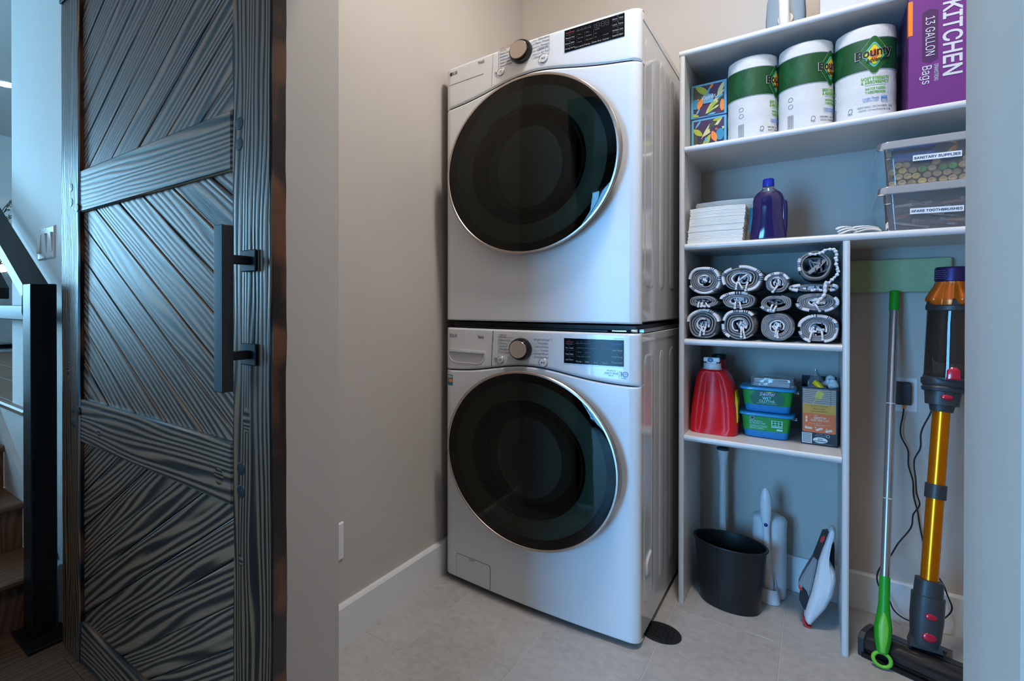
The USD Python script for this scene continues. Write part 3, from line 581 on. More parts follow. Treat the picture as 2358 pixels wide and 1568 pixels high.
    for k in range(4):
        z = Z(.83 - k * .245 - (.0 if k < 3 else -.02))
        (Rr_ if k == 0 else W_).append(T0(kL[k], .0050, X(.095), z, .029 if dryer else .024, 'c')); W_.append(patch(sg.box(X(.085), z + .0078, X(.105), z + .0083)))
        (Bu if (k == 0 and not dryer) else W_).append(T0(kR[k], .0052, X(.895), z - .001, .030, 'c')); W_.append(patch(sg.box(X(.885), z + .0078, X(.905), z + .0083)))
        if k < 3: Dm += [patch(sg.box(X(.02), z - .005, X(.18), z - .0046)), patch(sg.box(X(.81), z - .005, X(.98), z - .0046))]
    if not dryer: W_.append(T0('Fresh Care', .0026, X(.095), Z(.76), .017, 'c'))
    for f, w in zip((.26, .40, .55, .70), ('Dry Level', 'Temp.', 'Time Dry', 'Signal') if dryer else ('Temp.', 'Spin', 'Soil', 'Signal')):
        W_.append(T0(w, .0048, X(f), Z(.07), None, 'c')); Dm.append(patch(sg.box(X(f + .075), Z(.06), X(f + .075) + .0004, Z(.13))))
    cols = (('Very', 'Normal', 'Damp'), ('High', 'Medium', 'Ultra Low'), ('60 min', '40', '20'), ('', '', 'On/Off')) if dryer else (('Extra Hot', 'Warm', 'Tap Cold'), ('Extra High', 'Medium', 'No Spin'), ('Heavy', 'Normal', 'Light'), ('Fresh Care', '', 'On/Off'))
    for f, c3 in zip((.215, .35, .50, .645), cols):
        for k in range(5):
            z = Z(.62 - k * .085)
            if k % 2 == 0 and c3[k // 2]: Dm.append(T0(c3[k // 2], .0034, X(f) + .004, z))
            if k % 2 == 0 and c3[k // 2] or f < .6: Dm.append(patch(sg.box(X(f), z + .0008, X(f) + .0013, z + .0021)))
    for f, w in zip((.24, .305, .37, .435), ('Sensing', 'Wash', 'Rinse', 'Spin') if not dryer else ('Filter', 'Flow', 'Dry', 'Cool')):
        Dm += [T0(w, .0034, X(f), Z(.80), .0095, 'c'), patch(sg.box(X(f) - .003, Z(.88), X(f) + .003, Z(.88) + .0004))]
    for nm, lst, mt in (('key_lettering', W_, 'screen_white'), ('segment_lettering', Dm, 'screen_dim'), ('key_lettering', Rr_, 'screen_red'), ('key_lettering', Bu, 'screen_blue')):
        if lst: t.part(nm, onface(cat(lst), .0013), mt, under=dsp)
    if not dryer:
        q = [T0('INVERTER', .0030, -.478, .8485, .026, 'c'), T0('DIRECT DRIVE', .0060, -.478, .8385, .0385, 'c'), T0('MOTOR', .0030, -.478, .833, .014, 'c'), patch(sg.box(-.4558, .829, -.4553, .851)),
             patch(sg.box(-.4505, .834, -.4485, .8485)), patch(sg.box(-.4525, .8465, -.4485, .8485)), patch(ring2(-.4385, .8412, .0082, .0063)), T0('YEAR', .0026, -.4385, .840, .007, 'c'), T0('WARRANTY', .0022, -.444, .828, .016, 'c')]
        t.part('panel_lettering', onface(cat(q)), 'print_blue', 'blue motor and warranty mark')
    return t
mat('sticker_teal', (.02, .22, .30), .45); mat('label_orange', (.85, .22, .02), .45); mat('seam_grey', (.30, .30, .30), .5)
W = machine('washing_machine', 'white front-load washing machine on the tile floor under the dryer', 'washing machine', 0.0, .9665, .531, .8035, .040, False)
DR = machine('clothes_dryer', 'white front-load clothes dryer stacked on top of the washing machine', 'clothes dryer', .9955, 1.9575, 1.5255, 1.8005, .046, True)
K = Thing('stacking_kit', 'dark metal stacking bracket in the gap between washer and dryer', 'stacking bracket', (MC, 2.1, .968))
K.part('bracket_tray', box(MC - .325, MC + .325, 1.775, 2.43, .9675, .989, .001), 'matte_black')
K.part('front_rail', box(MC - .30, MC + .25, 1.752, 1.7735, .9675, .9745, .002), 'dark_plastic')
K.part('side_rail', box(MC + .3265, MC + .3415, 1.80, 2.44, .9672, .9785, .001), 'steel')
K.part('clip', box(MC + .262, MC + .305, 1.745, 1.7735, .9705, .9755, .001), 'steel'); K.part('clip', lathe([(0, 0), (.006, 0), (.006, .016), (0, .016)], (MC + .318, 1.752, .975), XP, 14), 'steel')

# ------------------------------------------------------------ shelving
SY0, SY1 = 2.12, 2.4995
U = Thing('shelving_unit', 'white painted built-in shelving filling the right side of the closet', 'shelf', (.19, 2.31, 0))
def shelf(x0, x1, z0, z1, nm='shelf'): U.part(nm, hull([(x, y, z) for x in (x0, x1) for y, z in [(SY0 + .009 - .009 * math.cos(a), (z0 + z1) / 2 + (z1 - z0) / 2 * math.sin(a)) for a in np.linspace(-1.4, 1.4, 9)] + [(SY1, z0), (SY1, z1)]]), 'shelf_white')
def upright(x0, x1, zt, nm): U.part(nm, hull([(x, y, z) for z in (0.0005, zt) for y, x in [(SY0 + .006 - .006 * math.cos(a), (x0 + x1) / 2 + (x1 - x0) / 2 * math.sin(a)) for a in np.linspace(-1.4, 1.4, 7)] + [(SY1 - .0185, x0), (SY1 - .0185, x1)]]), 'shelf_white')
upright(-.3625, -.3462, 1.9262, 'side_panel'); upright(.0658, .0822, 1.2462, 'divider'); upright(.732, .748, 1.9262, 'side_panel')
shelf(-.3635, .749, 1.9265, 1.9475, 'top_board'); shelf(-.346, .7317, 1.5885, 1.609); shelf(-.346, .7317, 1.2465, 1.268)
shelf(-.346, .0655, .9135, .9340); shelf(-.346, .0655, .5765, .5970)
S1, S2, S3, S4, ST = 1.6092, 1.2682, .9342, .5972, 1.9477

# ------------------------------------------------------------ things on the upper shelf
mat('tissue_blue', (.10, .36, .52), .45); mat('tissue_navy', (.008, .03, .16), .5); mat('art_purple', (.050, .014, .060), .5); mat('art_lime', (.36, .42, .02), .5); mat('art_cream', (.60, .58, .26), .5)
mat('art_olive', (.050, .060, .020), .5); mat('art_orange', (.85, .22, .015), .5); mat('art_sky', (.10, .35, .55), .5); mat('art_blue', (.03, .22, .36), .5)
def leafp(x, z, l, w, rot): return affinity.rotate(sg.Polygon([(x - l / 2 + l * k / 12, z + w / 2 * math.sin(math.pi * k / 12) ** .8) for k in range(13)] + [(x + l / 2 - l * k / 12, z - w / 2 * math.sin(math.pi * k / 12) ** .8) for k in range(13)]), rot, origin=(x, z))
def tissue_box(label, x0, y0, z0, w, d, h, flip):
    t = Thing('tissue_box', label, 'tissue box', (x0 + w / 2, y0 + d / 2, z0), 'tissue boxes on the upper shelf')
    t.part('carton', box(x0, x0 + w, y0, y0 + d, z0, z0 + h, .0008), 'tissue_blue'); b = .0075
    t.part('edge_band', box(x0 - .0003, x0 + w + .0003, y0 - .0004, y0 + .02, z0 if flip else z0, z0 + .0035, .0001), 'tissue_navy')
    A = sg.box(.0, .0, 1, 1); L = lambda f: f.intersection(A)
    lay = [('art_purple', A)]
    if not flip:
        lay += [('art_olive', L(sg.Polygon([(0, .98), (.2, 1), (.5, .70), (.35, .60), (0, .55)]))), ('art_lime', L(leafp(.30, .84, .62, .20, -38))), ('art_cream', L(leafp(.90, .80, .50, .14, 62)).union(L(leafp(.86, .62, .42, .10, 40)))),
                ('art_cream', L(leafp(.66, .34, .75, .17, 48)).union(L(leafp(.62, .17, .5, .10, 25)))), ('art_lime', L(leafp(.60, .25, .46, .13, 55)).union(L(leafp(.08, .04, .3, .12, -28))).union(L(leafp(.72, .33, .2, .1, 10)))),
                ('art_olive', L(leafp(.75, .30, .34, .06, 38)).union(L(leafp(.90, .50, .3, .07, 35))).union(L(leafp(.64, .12, .4, .06, 28)))), ('art_sky', L(leafp(.5, .80, .36, .07, 62)).union(L(leafp(.85, .55, .28, .08, 20))).union(L(leafp(.6, .02, .3, .08, 10)))),
                ('art_blue', L(ell(.08, .42, .12, .17))), ('art_orange', L(leafp(.23, .42, .40, .17, 68)).union(L(ell(.945, .25, .075, .19))).union(L(leafp(.60, .94, .2, .08, 60)))), ('art_sky', L(leafp(.16, .17, .26, .06, 58)).union(sg.box(.33, .40, .66, .68))),
                ('art_orange', ell(.17, .565, .028, .03))]
    else:
        lay += [('art_cream', L(leafp(.62, .72, .9, .2, 42)).union(L(leafp(.85, .6, .4, .13, 20)))), ('art_olive', L(leafp(.66, .84, .5, .14, 48)).union(L(sg.box(0, .2, .13, .55)))), ('art_lime', L(leafp(.14, .60, .42, .18, -42)).union(L(leafp(.42, .22, .6, .18, 62))).union(L(leafp(.78, .96, .3, .1, 10)))),
                ('art_cream', L(leafp(.22, .10, .34, .10, -35)).union(L(leafp(.40, .6, .6, .05, 60)))), ('art_olive', L(leafp(.24, .22, .3, .05, -38)).union(L(leafp(.1, .08, .2, .1, 70)))), ('art_sky', L(leafp(.15, .88, .34, .07, 55)).union(L(ell(.42, .30, .045, .09))).union(L(sg.box(0, 0, .08, .2)))),
                ('art_purple', L(ell(.74, .62, .20, .14))), ('art_blue', L(ell(.87, .42, .13, .20))), ('art_orange', L(leafp(.68, .38, .42, .19, -72)).union(ell(.755, .62, .035, .035))), ('art_sky', L(leafp(.77, .15, .22, .07, -55))), ('art_purple', ell(.755, .62, .015, .015))]
    for k, (mn, g) in enumerate(lay):
        g = affinity.scale(g, w - 2 * b, h - 2 * b, origin=(0, 0)); g = affinity.translate(g, x0 + b, z0 + b)
        for q in polys(g): t.part('printed_art', ext_y(q, y0 - .0003 - .00025 * (k + 1), y0 - .0001), mn)
    if not flip: t.part('lettering', text('Kleenex', .0155, (x0 + b + .30 * (w - 2 * b), y0 - .0036, z0 + .505 * h), (.99, 0, .10), (-.10, 0, .99), .042), 'paper_white')
tissue_box('blue toucan-print tissue box, the upper of the two stacked', -.3435, 2.228, S1 + .118, .108, .11, .124, False)
tissue_box('blue toucan-print tissue box, the lower one standing on the shelf', -.3425, 2.229, S1, .107, .11, .1176, True)

mat_noise('paper_towel', (.62, .61, .60), (.67, .66, .645), .92, (10, 10, 10), bump=.55, bscale=130, space='object', dist=.0016)
mat('band_green', (.001, .062, .014), .5); mat('band_green_light', (.002, .085, .024), .45); mat('logo_green', (.004, .095, .006), .5); mat('print_lime', (.13, .38, .03), .5); mat('film_blue', (.10, .24, .60), .5)
mat('rainbow_blue', (.10, .42, .70), .4); mat('rainbow_green', (.10, .40, .05), .4); mat('rainbow_yellow', (.80, .52, .03), .4); mat('rainbow_red', (.70, .13, .02), .4); mat('ink_black', (.006, .006, .006), .4)
mat('silver_film', (.35, .36, .36), .3); mat('barcode_grey', (.22, .22, .22), .5); mat('core_brown', (.32, .22, .13), .8)
def towel_roll(label, x, y, th0, R=.0685, H=.279):
    """th0: azimuth of the label's centre."""
    t = Thing('paper_towel_roll', label, 'paper towels', (x, y, S1), 'paper towel rolls on the upper shelf'); o = np.array([x, y, S1])
    wob = lambda h: R + .0006 * math.sin(h * 90)
    t.part('roll', lathe([(.021, 0), (R - .003, .0), (R, .004)] + [(wob(h), h) for h in np.linspace(.012, H - .016, 14)] + [(R - .002, H - .007), (R - .010, H - .001), (.030, H), (.021, H - .004), (.021, 0)], o, ZP, 72), 'paper_towel')
    def wrap(m, off, e=.006):
        m = fine(m, e); v = np.array(m.vertices); r = R + off + v[:, 2]; a = th0 + v[:, 0] / R
        return trimesh.Trimesh(np.c_[x + r * np.cos(a), y + r * np.sin(a), S1 + v[:, 1]], np.array(m.faces), process=False)
    zb0, zb1 = .142, .234; zc = .185
    t.part('printed_band', lathe([(R - .001, zb0), (R + .0009, zb0 + .0005), (R + .0009, zb1 - .0005), (R - .001, zb1)], o, ZP, 72), 'band_green', 'green printed band')
    t.part('printed_band', cat([lathe([(R, z), (R + .0011, z + .0003), (R + .0011, z + .0012), (R, z + .0015)], o, ZP, 72) for z in (zb0 - .002, zb1 + .0005)]), 'silver_film')
    pk = [sg.Polygon([(u - .018, zb0 + .004), (u, zc), (u - .018, zb1 - .004), (u - .036, zc)]) for u in (-.07, -.10, .09)]
    t.part('printed_art', wrap(cat([patch(q, .0001) for q in pk]), .0010), 'band_green_light')
    dia = lambda s: affinity.scale(sg.Polygon([(0, -.062), (.040, 0), (0, .062), (-.040, 0)]).buffer(-.008).buffer(.008, quad_segs=5), s, s, origin=(0, 0))
    for k, (s, mn) in enumerate(((1.0, 'silver_film'), (.98, 'logo_green'), (.66, 'rainbow_blue'), (.60, 'rainbow_green'), (.50, 'rainbow_yellow'), (.30, 'rainbow_red'))):
        t.part('logo_badge', wrap(patch(affinity.translate(dia(s), 0, zc), .0002), .0012 + .0003 * k, .008), mn)
    q = T0('Bounty', .0225, 0, zc - .004, .079, 'c', True); a_ = T0('Advanced', .0110, .006, zc - .0215, .046, 'c', True)
    for m, dz in ((q, .10), (a_, .10)): m.vertices[:, 1] += m.vertices[:, 0] * dz
    q2 = text('Bounty', .0225, (0, zc - .004, 0), XP, YP, .083, True, .0002, 'c'); q2.vertices[:, 1] += q2.vertices[:, 0] * .10; q2.vertices[:, 1] = (q2.vertices[:, 1] - zc) * 1.12 + zc - .001
    t.part('lettering', wrap(q2, .0031), 'silver_film'); t.part('lettering', wrap(cat([q, a_]), .0034), 'ink_black', 'black brand lettering')
    t.part('lettering', wrap(cat([T0('MOST STRENGTH', .0085, .004, .112, .064, 'c', True), T0('& ABSORBENCY', .0085, .004, .1005, .064, 'c', True), patch(sg.box(-.02, .0955, .028, .0961)), T0('MAYOR FUERZA', .0068, .004, .082, .046, 'c', True), T0('Y ABSORBENCIA', .0068, .004, .0715, .046, 'c', True)]), .0008), 'print_lime', 'green slogan lettering')
    t.part('lettering', wrap(cat([T0('Longer Sheets', .0062, -.007, .055, .036, 'c'), T0('HOJAS MAS LARGAS', .0035, -.007, .0485, .034, 'c'), patch(rrect(.016, .046, .031, .062, .002).difference(rrect(.0172, .0472, .0298, .0608, .002))), patch(sg.box(.0175, .054, .0295, .0585))]), .0008), 'film_blue')
    t.part('lettering', wrap(cat([T0('PAPER TOWELS - 107 2-PLY SHEETS - TOTAL', .0052, .006, .030, .082, 'c'), T0('(55.8 FT2) - 27.9 cm x 19 cm (11 IN x 7.5 IN)', .0052, .004, .0205, .074, 'c'), patch(ell(-.052, .030, .0052, .007).difference(ell(-.052, .030, .0042, .006)).difference(sg.box(-.058, .021, -.052, .028))), patch(line(-.0585, .025, -.0535, .023, .0012)), T0('FSC', .0042, -.052, .0175, None, 'c')]), .0008), 'print_grey')
    t.part('barcode', wrap(cat([patch(sg.box(-.118 + k * .0016, .006, -.118 + k * .0016 + .0008, .052), .0001) for k in range(11)] + [patch(ring2(-.109, .080, .007, .006)), patch(ring2(-.109, .102, .007, .006))]), .0007), 'barcode_grey')
    return t
RX = ROLLS = [(-.163, 2.228), (-.0235, 2.222), (.1165, 2.218)]
for (x, y), rel, lb in zip(ROLLS, (66, 60, 17), ('paper towel roll, farthest left of three, beside the tissue boxes', 'middle paper towel roll with its green badge half hidden', 'paper towel roll with its whole green badge showing, next to the purple box')):
    towel_roll(lb, x, y, math.atan2(-y, -x) + math.radians(rel))

mat('box_purple', (.15, .018, .17), .4); mat('box_purple_dark', (.060, .008, .075), .4); mat('box_orange', (.85, .20, .01), .4); mat('box_letter', (.60, .58, .58), .5)
t = Thing('trash_bag_box', 'purple carton of kitchen trash bags standing right of the paper towels', 'box', (.30, 2.24, S1))
bx, by = .2015, 2.128; bz = S1; BH = .312
t.part('carton', box(bx, bx + .235, by, by + .26, bz, bz + BH, .001), 'box_purple')
t.part('edge_strip', box(bx - .0006, bx + .0085, by - .0006, by + .02, bz + .205, bz + .302, .0002), 'box_orange')
t.part('side_print', cat([box(bx - .0007, bx, by + .02 + k * .03, by + .036 + k * .03, bz + .02, bz + .29, .0001) for k in range(7)]), 'box_purple_dark')
def on_px(px, py): return at(px, py, 'y', by)
DN = (0, 0, -1.)
ban = sg.Polygon([(.2285, bz + .2615), (.243, bz + .269), (.2585, bz + .2615), (.2585, bz + .1275), (.243, bz + .119), (.2285, bz + .1275)])
t.part('printed_banner', ext_y(ban, by - .0007, by), 'box_purple_dark')
t.part('lettering', cat([text('KITCHEN', .0345, (.2685, by - .0008, bz + .277), DN, XP, .202, True, .0004), text('13 GALLON', .0175, (.2350, by - .0012, bz + .2475), DN, XP, .108, False, .0004), text('Bags', .0185, (.2285, by - .0008, bz + .112), DN, XP, .050, False, .0004), text('DRAWSTRING', .0080, (.2515, by - .0008, bz + .113), DN, XP, .0465, False, .0004)]), 'box_letter', 'white sideways lettering')

# ------------------------------------------------------------ things on the middle shelf
mat_noise('napkin_paper', (.70, .66, .60), (.75, .715, .66), .95, (20, 20, 20), bump=.5, bscale=220, dist=.0008)
def napkins(label, x0, y0, w, d, n, th, lean, seed):
    t = Thing('napkin_stack', label, 'napkins', (x0 + w / 2, y0 + d / 2, S2), 'stacks of paper napkins'); r = np.random.default_rng(seed); z = S2 + .0002
    for k in range(n):
        dx, dy, dz = r.normal(0, .0010), r.normal(0, .0004), th * r.uniform(.92, 1.06); c = lean * k * th
        nx, ny = 7, 2; X = np.linspace(x0, x0 + w, 12) + dx + c; sag = .003 * np.sin(np.linspace(0, 3.1, 12)) * (k / n)
        ring = [[(x, y0 + dy, z + s), (x, y0 + dy - .0006, z + dz / 2 + s), (x, y0 + dy, z + dz * .97 + s), (x, y0 + d, z + dz * .97 + s), (x, y0 + d, z + s)] for x, s in zip(X, sag)]
        t.part('napkin', loft(ring), 'napkin_paper'); z += dz
napkins('front stack of white paper napkins on the middle shelf', -.3405, 2.145, .158, .115, 24, .0050, .085, 1)
napkins('back stack of white paper napkins, taller, behind the front one', -.3360, 2.268, .172, .12, 27, .0059, .02, 2)
MATS['blue_liquid'] = usdkit.material(stage, '/World/Looks/blue_liquid', {'p': ('principled_bsdf', {'base_color': (.020, .014, .085), 'roughness': .09, 'transmission_weight': .12, 'coat_weight': .6, 'coat_roughness': .05})}, surface='p.BSDF')
mat('cap_blue', (.006, .02, .36), .3); mat_clear('clear_plastic', (.80, .82, .86), .04, 1.45, (.35, .36, .40), .12); mat('label_teal', (.02, .20, .40), .3)
t = Thing('soap_bottle', 'violet blue dish soap bottle with blue cap on the middle shelf', 'bottle', (-.116, 2.20, S2)); bc = np.array([-.1165, 2.20, 0])
prof = [(0, .046, .026, 3), (.004, .049, .029, 3), (.02, .0495, .030, 2.8), (.05, .046, .029, 2.6), (.085, .0425, .028, 2.5), (.110, .042, .028, 2.5), (.132, .0425, .028, 2.4), (.150, .038, .026, 2.2), (.160, .031, .023, 2)]
t.part('bottle_body', loft([sring(bc + (0, 0, S2 + h), a, b, p, 40) for h, a, b, p in prof]), 'blue_liquid', smooth=50)
t.part('bottle_shoulder', loft([sring(bc + (0, 0, S2 + h), a, b, 2, 32) for h, a, b in ((.1602, .030, .0225), (.167, .023, .020), (.172, .0165, .0165), (.180, .0145, .0145))]), 'clear_plastic')
t.part('grip_cheek', loft([sring(bc + (.041, .004, S2 + h), a, .020, 2.4, 24) for h, a in ((.01, .006), (.03, .010), (.06, .011), (.10, .011), (.125, .009), (.13, .004))]), 'blue_liquid')
t.part('back_label', box(-.1695, -.1585, 2.2165, 2.222, S2 + .03, S2 + .118, .001), 'label_teal', 'teal label wrapping the left edge')
t.part('cap', lathe([(0, .180), (.0155, .180), (.0160, .184), (.0150, .203), (.0125, .206), (0, .206)], bc + (0, 0, S2), ZP, 36), 'cap_blue', 'blue screw cap')
mat_noise('cotton', (.70, .69, .67), (.78, .77, .75), .95, (30, 30, 30), bump=.4, bscale=200)
def fold_cloth(label, c, L_, W_, H_, seed, rot):
    t = Thing('folded_glove', label, 'glove', c, 'loose white gloves on the middle shelf'); r = np.random.default_rng(seed); ms = []
    for k in range(3):
        u = np.linspace(0, 1, 14); z = H_ * (.12 + .3 * k + (.45 - .12 * k) * np.sin(u * 2.6 + .3 + .4 * k) * u ** .5); ring = []
        for s, zz in zip(u, z):
            w = W_ * (.35 + .65 * math.sin(math.pi * min(s * .8 + .15, 1))) * (1 - .1 * k); y = r.normal(0, .0006)
            ring.append(sring((L_ * (s - .5), y + .006 * k, zz), .0001, 1, 2, 10, XP, YP) * 0 + np.array([(L_ * (s - .5), y + .006 * k + w / 2 * math.cos(a), max(.0004, zz + .0034 * math.sin(a))) for a in np.arange(10) * 2 * np.pi / 10]))
        m = loft(ring); T = trimesh.transformations.rotation_matrix(math.radians(rot + 7 * k), (0, 0, 1)); m.apply_transform(T); m.apply_translation(c); t.part('fold', m, 'cotton', smooth=60)
fold_cloth('white folded glove on the middle shelf, left of the pair', (.080, 2.17, S2), .045, .035, .030, 1, 20)
fold_cloth('white folded glove lying against the lower plastic bin', (.120, 2.175, S2), .062, .042, .028, 5, 5)

# clear storage bins with what they hold
mat_clear('cloudy_plastic', (.80, .79, .80), .06, 1.4, (.48, .46, .46), .17); mat_clear('cloudy_rim', (.78, .78, .78), .15, 1.35, (.50, .50, .51), .55)
mat('label_tape', (.72, .73, .76), .5)
def bin_(label, z0, word, x0=.1525, y0=2.135, x1=.545, y1=2.44, h=.128, tape=(0, 0, 0, 0)):
    t = Thing('storage_bin', label, 'storage bin', ((x0 + x1) / 2, (y0 + y1) / 2, z0), 'clear bins stacked on the middle shelf')
    cx, cy = (x0 + x1) / 2, (y0 + y1) / 2; a, b = (x1 - x0) / 2, (y1 - y0) / 2
    R_ = lambda z, k, d=0: [np.r_[p, z] for p in np.array(rrect(cx - a * k + d, cy - b * k + d, cx + a * k - d, cy + b * k - d, .022, 6).exterior.coords)[:-1]]
    t.part('tub', loft([R_(z0 + .0008, .955), R_(z0 + .004, .965), R_(z0 + h * .62, .985), R_(z0 + h * .63, .992), R_(z0 + h - .004, 1.0)], caps=False), 'cloudy_plastic')
    t.part('tub_base', loft([R_(z0 + .0006, .95), R_(z0 + .0022, .955)]), 'cloudy_plastic')
    t.part('lid', loft([R_(z0 + h - .024, 1.01), R_(z0 + h - .0235, 1.06), R_(z0 + h - .021, 1.075), R_(z0 + h - .004, 1.06), R_(z0 + h, 1.045), R_(z0 + h, .98)], caps=True), 'cloudy_rim', 'cloudy white snap lid')
    t.part('corner_tab', box(x0 + .006, x0 + .016, y0 - .004, y0 - .001, z0 + h - .046, z0 + h - .024, .0005), 'cloudy_plastic')
    lx0, lx1, lz, lh, tilt = tape; c = np.array([lx0, y0 - .0012, z0 + lz]); u = np.array([math.cos(tilt), 0, math.sin(tilt)]); v = np.array([-math.sin(tilt), 0, math.cos(tilt)])
    lb = t.part('name_label', place(ext(sg.box(0, 0, lx1 - lx0, lh), .0008), c, u, v, -YP), 'label_tape', 'white label strip')
    t.part('label_lettering', text(word, lh * .40, c + u * .0025 + v * lh * .30 - YP * .001, u, v, lx1 - lx0 - .005, True), 'ink_black', under=lb)
    return t
bin_('clear plastic bin of spare toothbrushes, the lower of the two', S2, 'SPARE TOOTHBRUSHES', tape=(.2065, .3085, .0440, .0160, -.02))
B2Z = S2 + .1294
bin_('clear plastic bin of sanitary supplies, stacked on the lower bin', B2Z, 'SANITARY SUPPLIES', tape=(.2115, .3045, .0640, .0160, -.02))
mat('tan_wrap', (.50, .34, .16), .5); mat('tan_dark', (.28, .18, .09), .6); mat('yellow_wrap', (.62, .46, .10), .5); mat('green_wrap', (.07, .34, .06), .5); mat('pack_blue', (.008, .11, .34), .4); mat('orange_wrap', (.80, .32, .03), .5)
def tubep(r=.0085, L_=.07): return lathe([(0, .003), (r * .72, .0), (r, .001), (r, L_), (0, L_)], (0, 0, 0), YP, 16)
spots = []; rr = random.Random(8)
for row in range(4):
    for k in range(9):
        if row == 3 and k in (2, 3, 5, 6): continue
        spots.append((.1745 + k * .0195 + (row % 2) * .009 + rr.uniform(-.002, .002), 2.152 + rr.uniform(0, .012), B2Z + .0095 + row * .0172 + .0045 * (row == 0) * 0, rr.choice('ttttty' if row else 'tt')))
first = None; PROT = {}
where = ['bottom', 'second', 'third', 'top']
def ordinal(k): return ['first', 'second', 'third', 'fourth', 'fifth', 'sixth', 'seventh', 'eighth', 'ninth'][k]
i = 0
for row in range(4):
    c_ = 0
    for k in range(9):
        if row == 3 and k in (2, 3, 5, 6): continue
        x, y, z, _ = spots[i]; i += 1; kind = 'g' if (row, k) in ((2, 3), (2, 5), (2, 6)) else 'y' if (row, k) in ((1, 2), (0, 3), (1, 7), (2, 1), (2, 8)) else 't'
        nm = {'g': 'green', 'y': 'yellow', 't': 'tan'}[kind]; lb = f'{nm} wrapped tube in the upper bin, {ordinal(c_)} from left in the {where[row]} row'; c_ += 1
        if kind not in PROT:
            p = PROT[kind] = Thing('wrapped_tube', lb, 'wrapped tube', (x, y, z), 'wrapped tubes in the upper bin')
            m = tubep(); m.apply_translation((x, y, z)); p.part('tube_wrapper', m, {'g': 'green_wrap', 'y': 'yellow_wrap', 't': 'tan_wrap'}[kind])
            m = lathe([(0, .0028), (.0052, .0018), (.0052, .0032)], (x, y, z), YP, 14); p.part('tube_end', m, 'tan_dark' if kind == 't' else 'yellow_wrap')
        else: copy_of(PROT[kind], 'wrapped_tube', lb, 'wrapped tube', (x, y, z), 'wrapped tubes in the upper bin', rz=rr.uniform(-8, 8))
t = Thing('tissue_pack', 'blue flat packet lying on the tubes in the upper bin', 'packet', (.215, 2.20, B2Z + .075)); t.part('packet', rbox(.176, .262, 2.172, 2.235, B2Z + .0735, B2Z + .098, .004, 10), 'pack_blue'); t.part('packet_lettering', text('Maxi', .007, (.218, 2.1712, B2Z + .083), XP, ZP, .028, True), 'screen_white')
t = Thing('leaf_wrapper', 'orange leaf-shaped wrapper near the top of the upper bin', 'wrapper', (.292, 2.165, B2Z + .085)); t.part('wrapper', hull([(.282, 2.165, B2Z + .076), (.283, 2.17, B2Z + .089), (.292, 2.168, B2Z + .099), (.301, 2.165, B2Z + .103), (.299, 2.17, B2Z + .088), (.291, 2.163, B2Z + .080), (.290, 2.158, B2Z + .089)]), 'orange_wrap')
mat_clear('clear_wrap', (.92, .91, .92), .08, 1.4, (.60, .58, .60), .14); mat('brush_plum', (.12, .04, .09), .5); mat('brush_rose', (.34, .11, .10), .5); mat('brush_white', (.6, .58, .58), .5)
for k in range(12):
    r = random.Random(40 + k); x = .208 + (k % 4) * .048 + r.uniform(-.01, .01); z = S2 + .021 + (k // 4) * .027; y = 2.165 + r.uniform(0, .03); a = r.uniform(-.5, .5)
    t = Thing('wrapped_toothbrush', f'wrapped toothbrush in the lower bin, {ordinal(k % 4)} from left in the {["bottom", "middle", "top"][k // 4]} layer', 'toothbrush', (x, y, z), 'wrapped toothbrushes in the lower bin')
    d = np.array([math.cos(a), .2, math.sin(a) * .5]); d /= np.linalg.norm(d); c = np.array([x, y, z]); hm = ('brush_plum', 'brush_rose', 'brush_white', 'brush_plum')[r.randrange(4)]
    t.part('brush_handle', tube([c - d * .03, c, c + d * .03], [.003, .0045, .003], 8), hm); t.part('brush_head', tube([c + d * .031, c + d * .045], [.005, .005], 8), 'brush_white')
    ring = [c + d * s + 0 * c for s in np.linspace(-.038, .05, 7)]; t.part('wrapper', loft([sring(p, .010 + .002 * r.random(), .006 + .002 * r.random(), 2.4, 12, np.cross(d, ZP), ZP) for p in ring]), 'clear_wrap')

# ------------------------------------------------------------ rolled towels
mat_noise('towel_grey', (.17, .17, .185), (.30, .29, .29), .95, (900, 900, 300), nscale=1, detail=2, bump=.5, bscale=700, space='object', dist=.001)
mat_noise('towel_white', (.62, .625, .65), (.72, .725, .75), .95, (300, 300, 300), bump=.35, bscale=500, space='object', dist=.0008); mat('towel_stripe', (.020, .025, .05), .95)
def strip(P, th, y0, y1, wob=None):
    """A cloth strip following the closed-up curve P in (x, z), th thick, from y0 back to y1."""
    P = np.asarray(P, float); d = np.gradient(P, axis=0); d /= np.linalg.norm(d, axis=1)[:, None] + 1e-9; n = np.c_[-d[:, 1], d[:, 0]]; w = np.zeros(len(P)) if wob is None else wob
    R_ = [[(*(p - q * th / 2), y0 + e + th * .5), (*(p - q * th * .25), y0 + e), (*(p + q * th * .25), y0 + e), (*(p + q * th / 2), y0 + e + th * .5), (*(p + q * th / 2), y1), (*(p - q * th / 2), y1)] for p, q, e in zip(P, n, w)]
    m = loft(R_); m.vertices = np.array(m.vertices)[:, [0, 2, 1]]; m.faces = np.array(m.faces)[:, ::-1]; return m
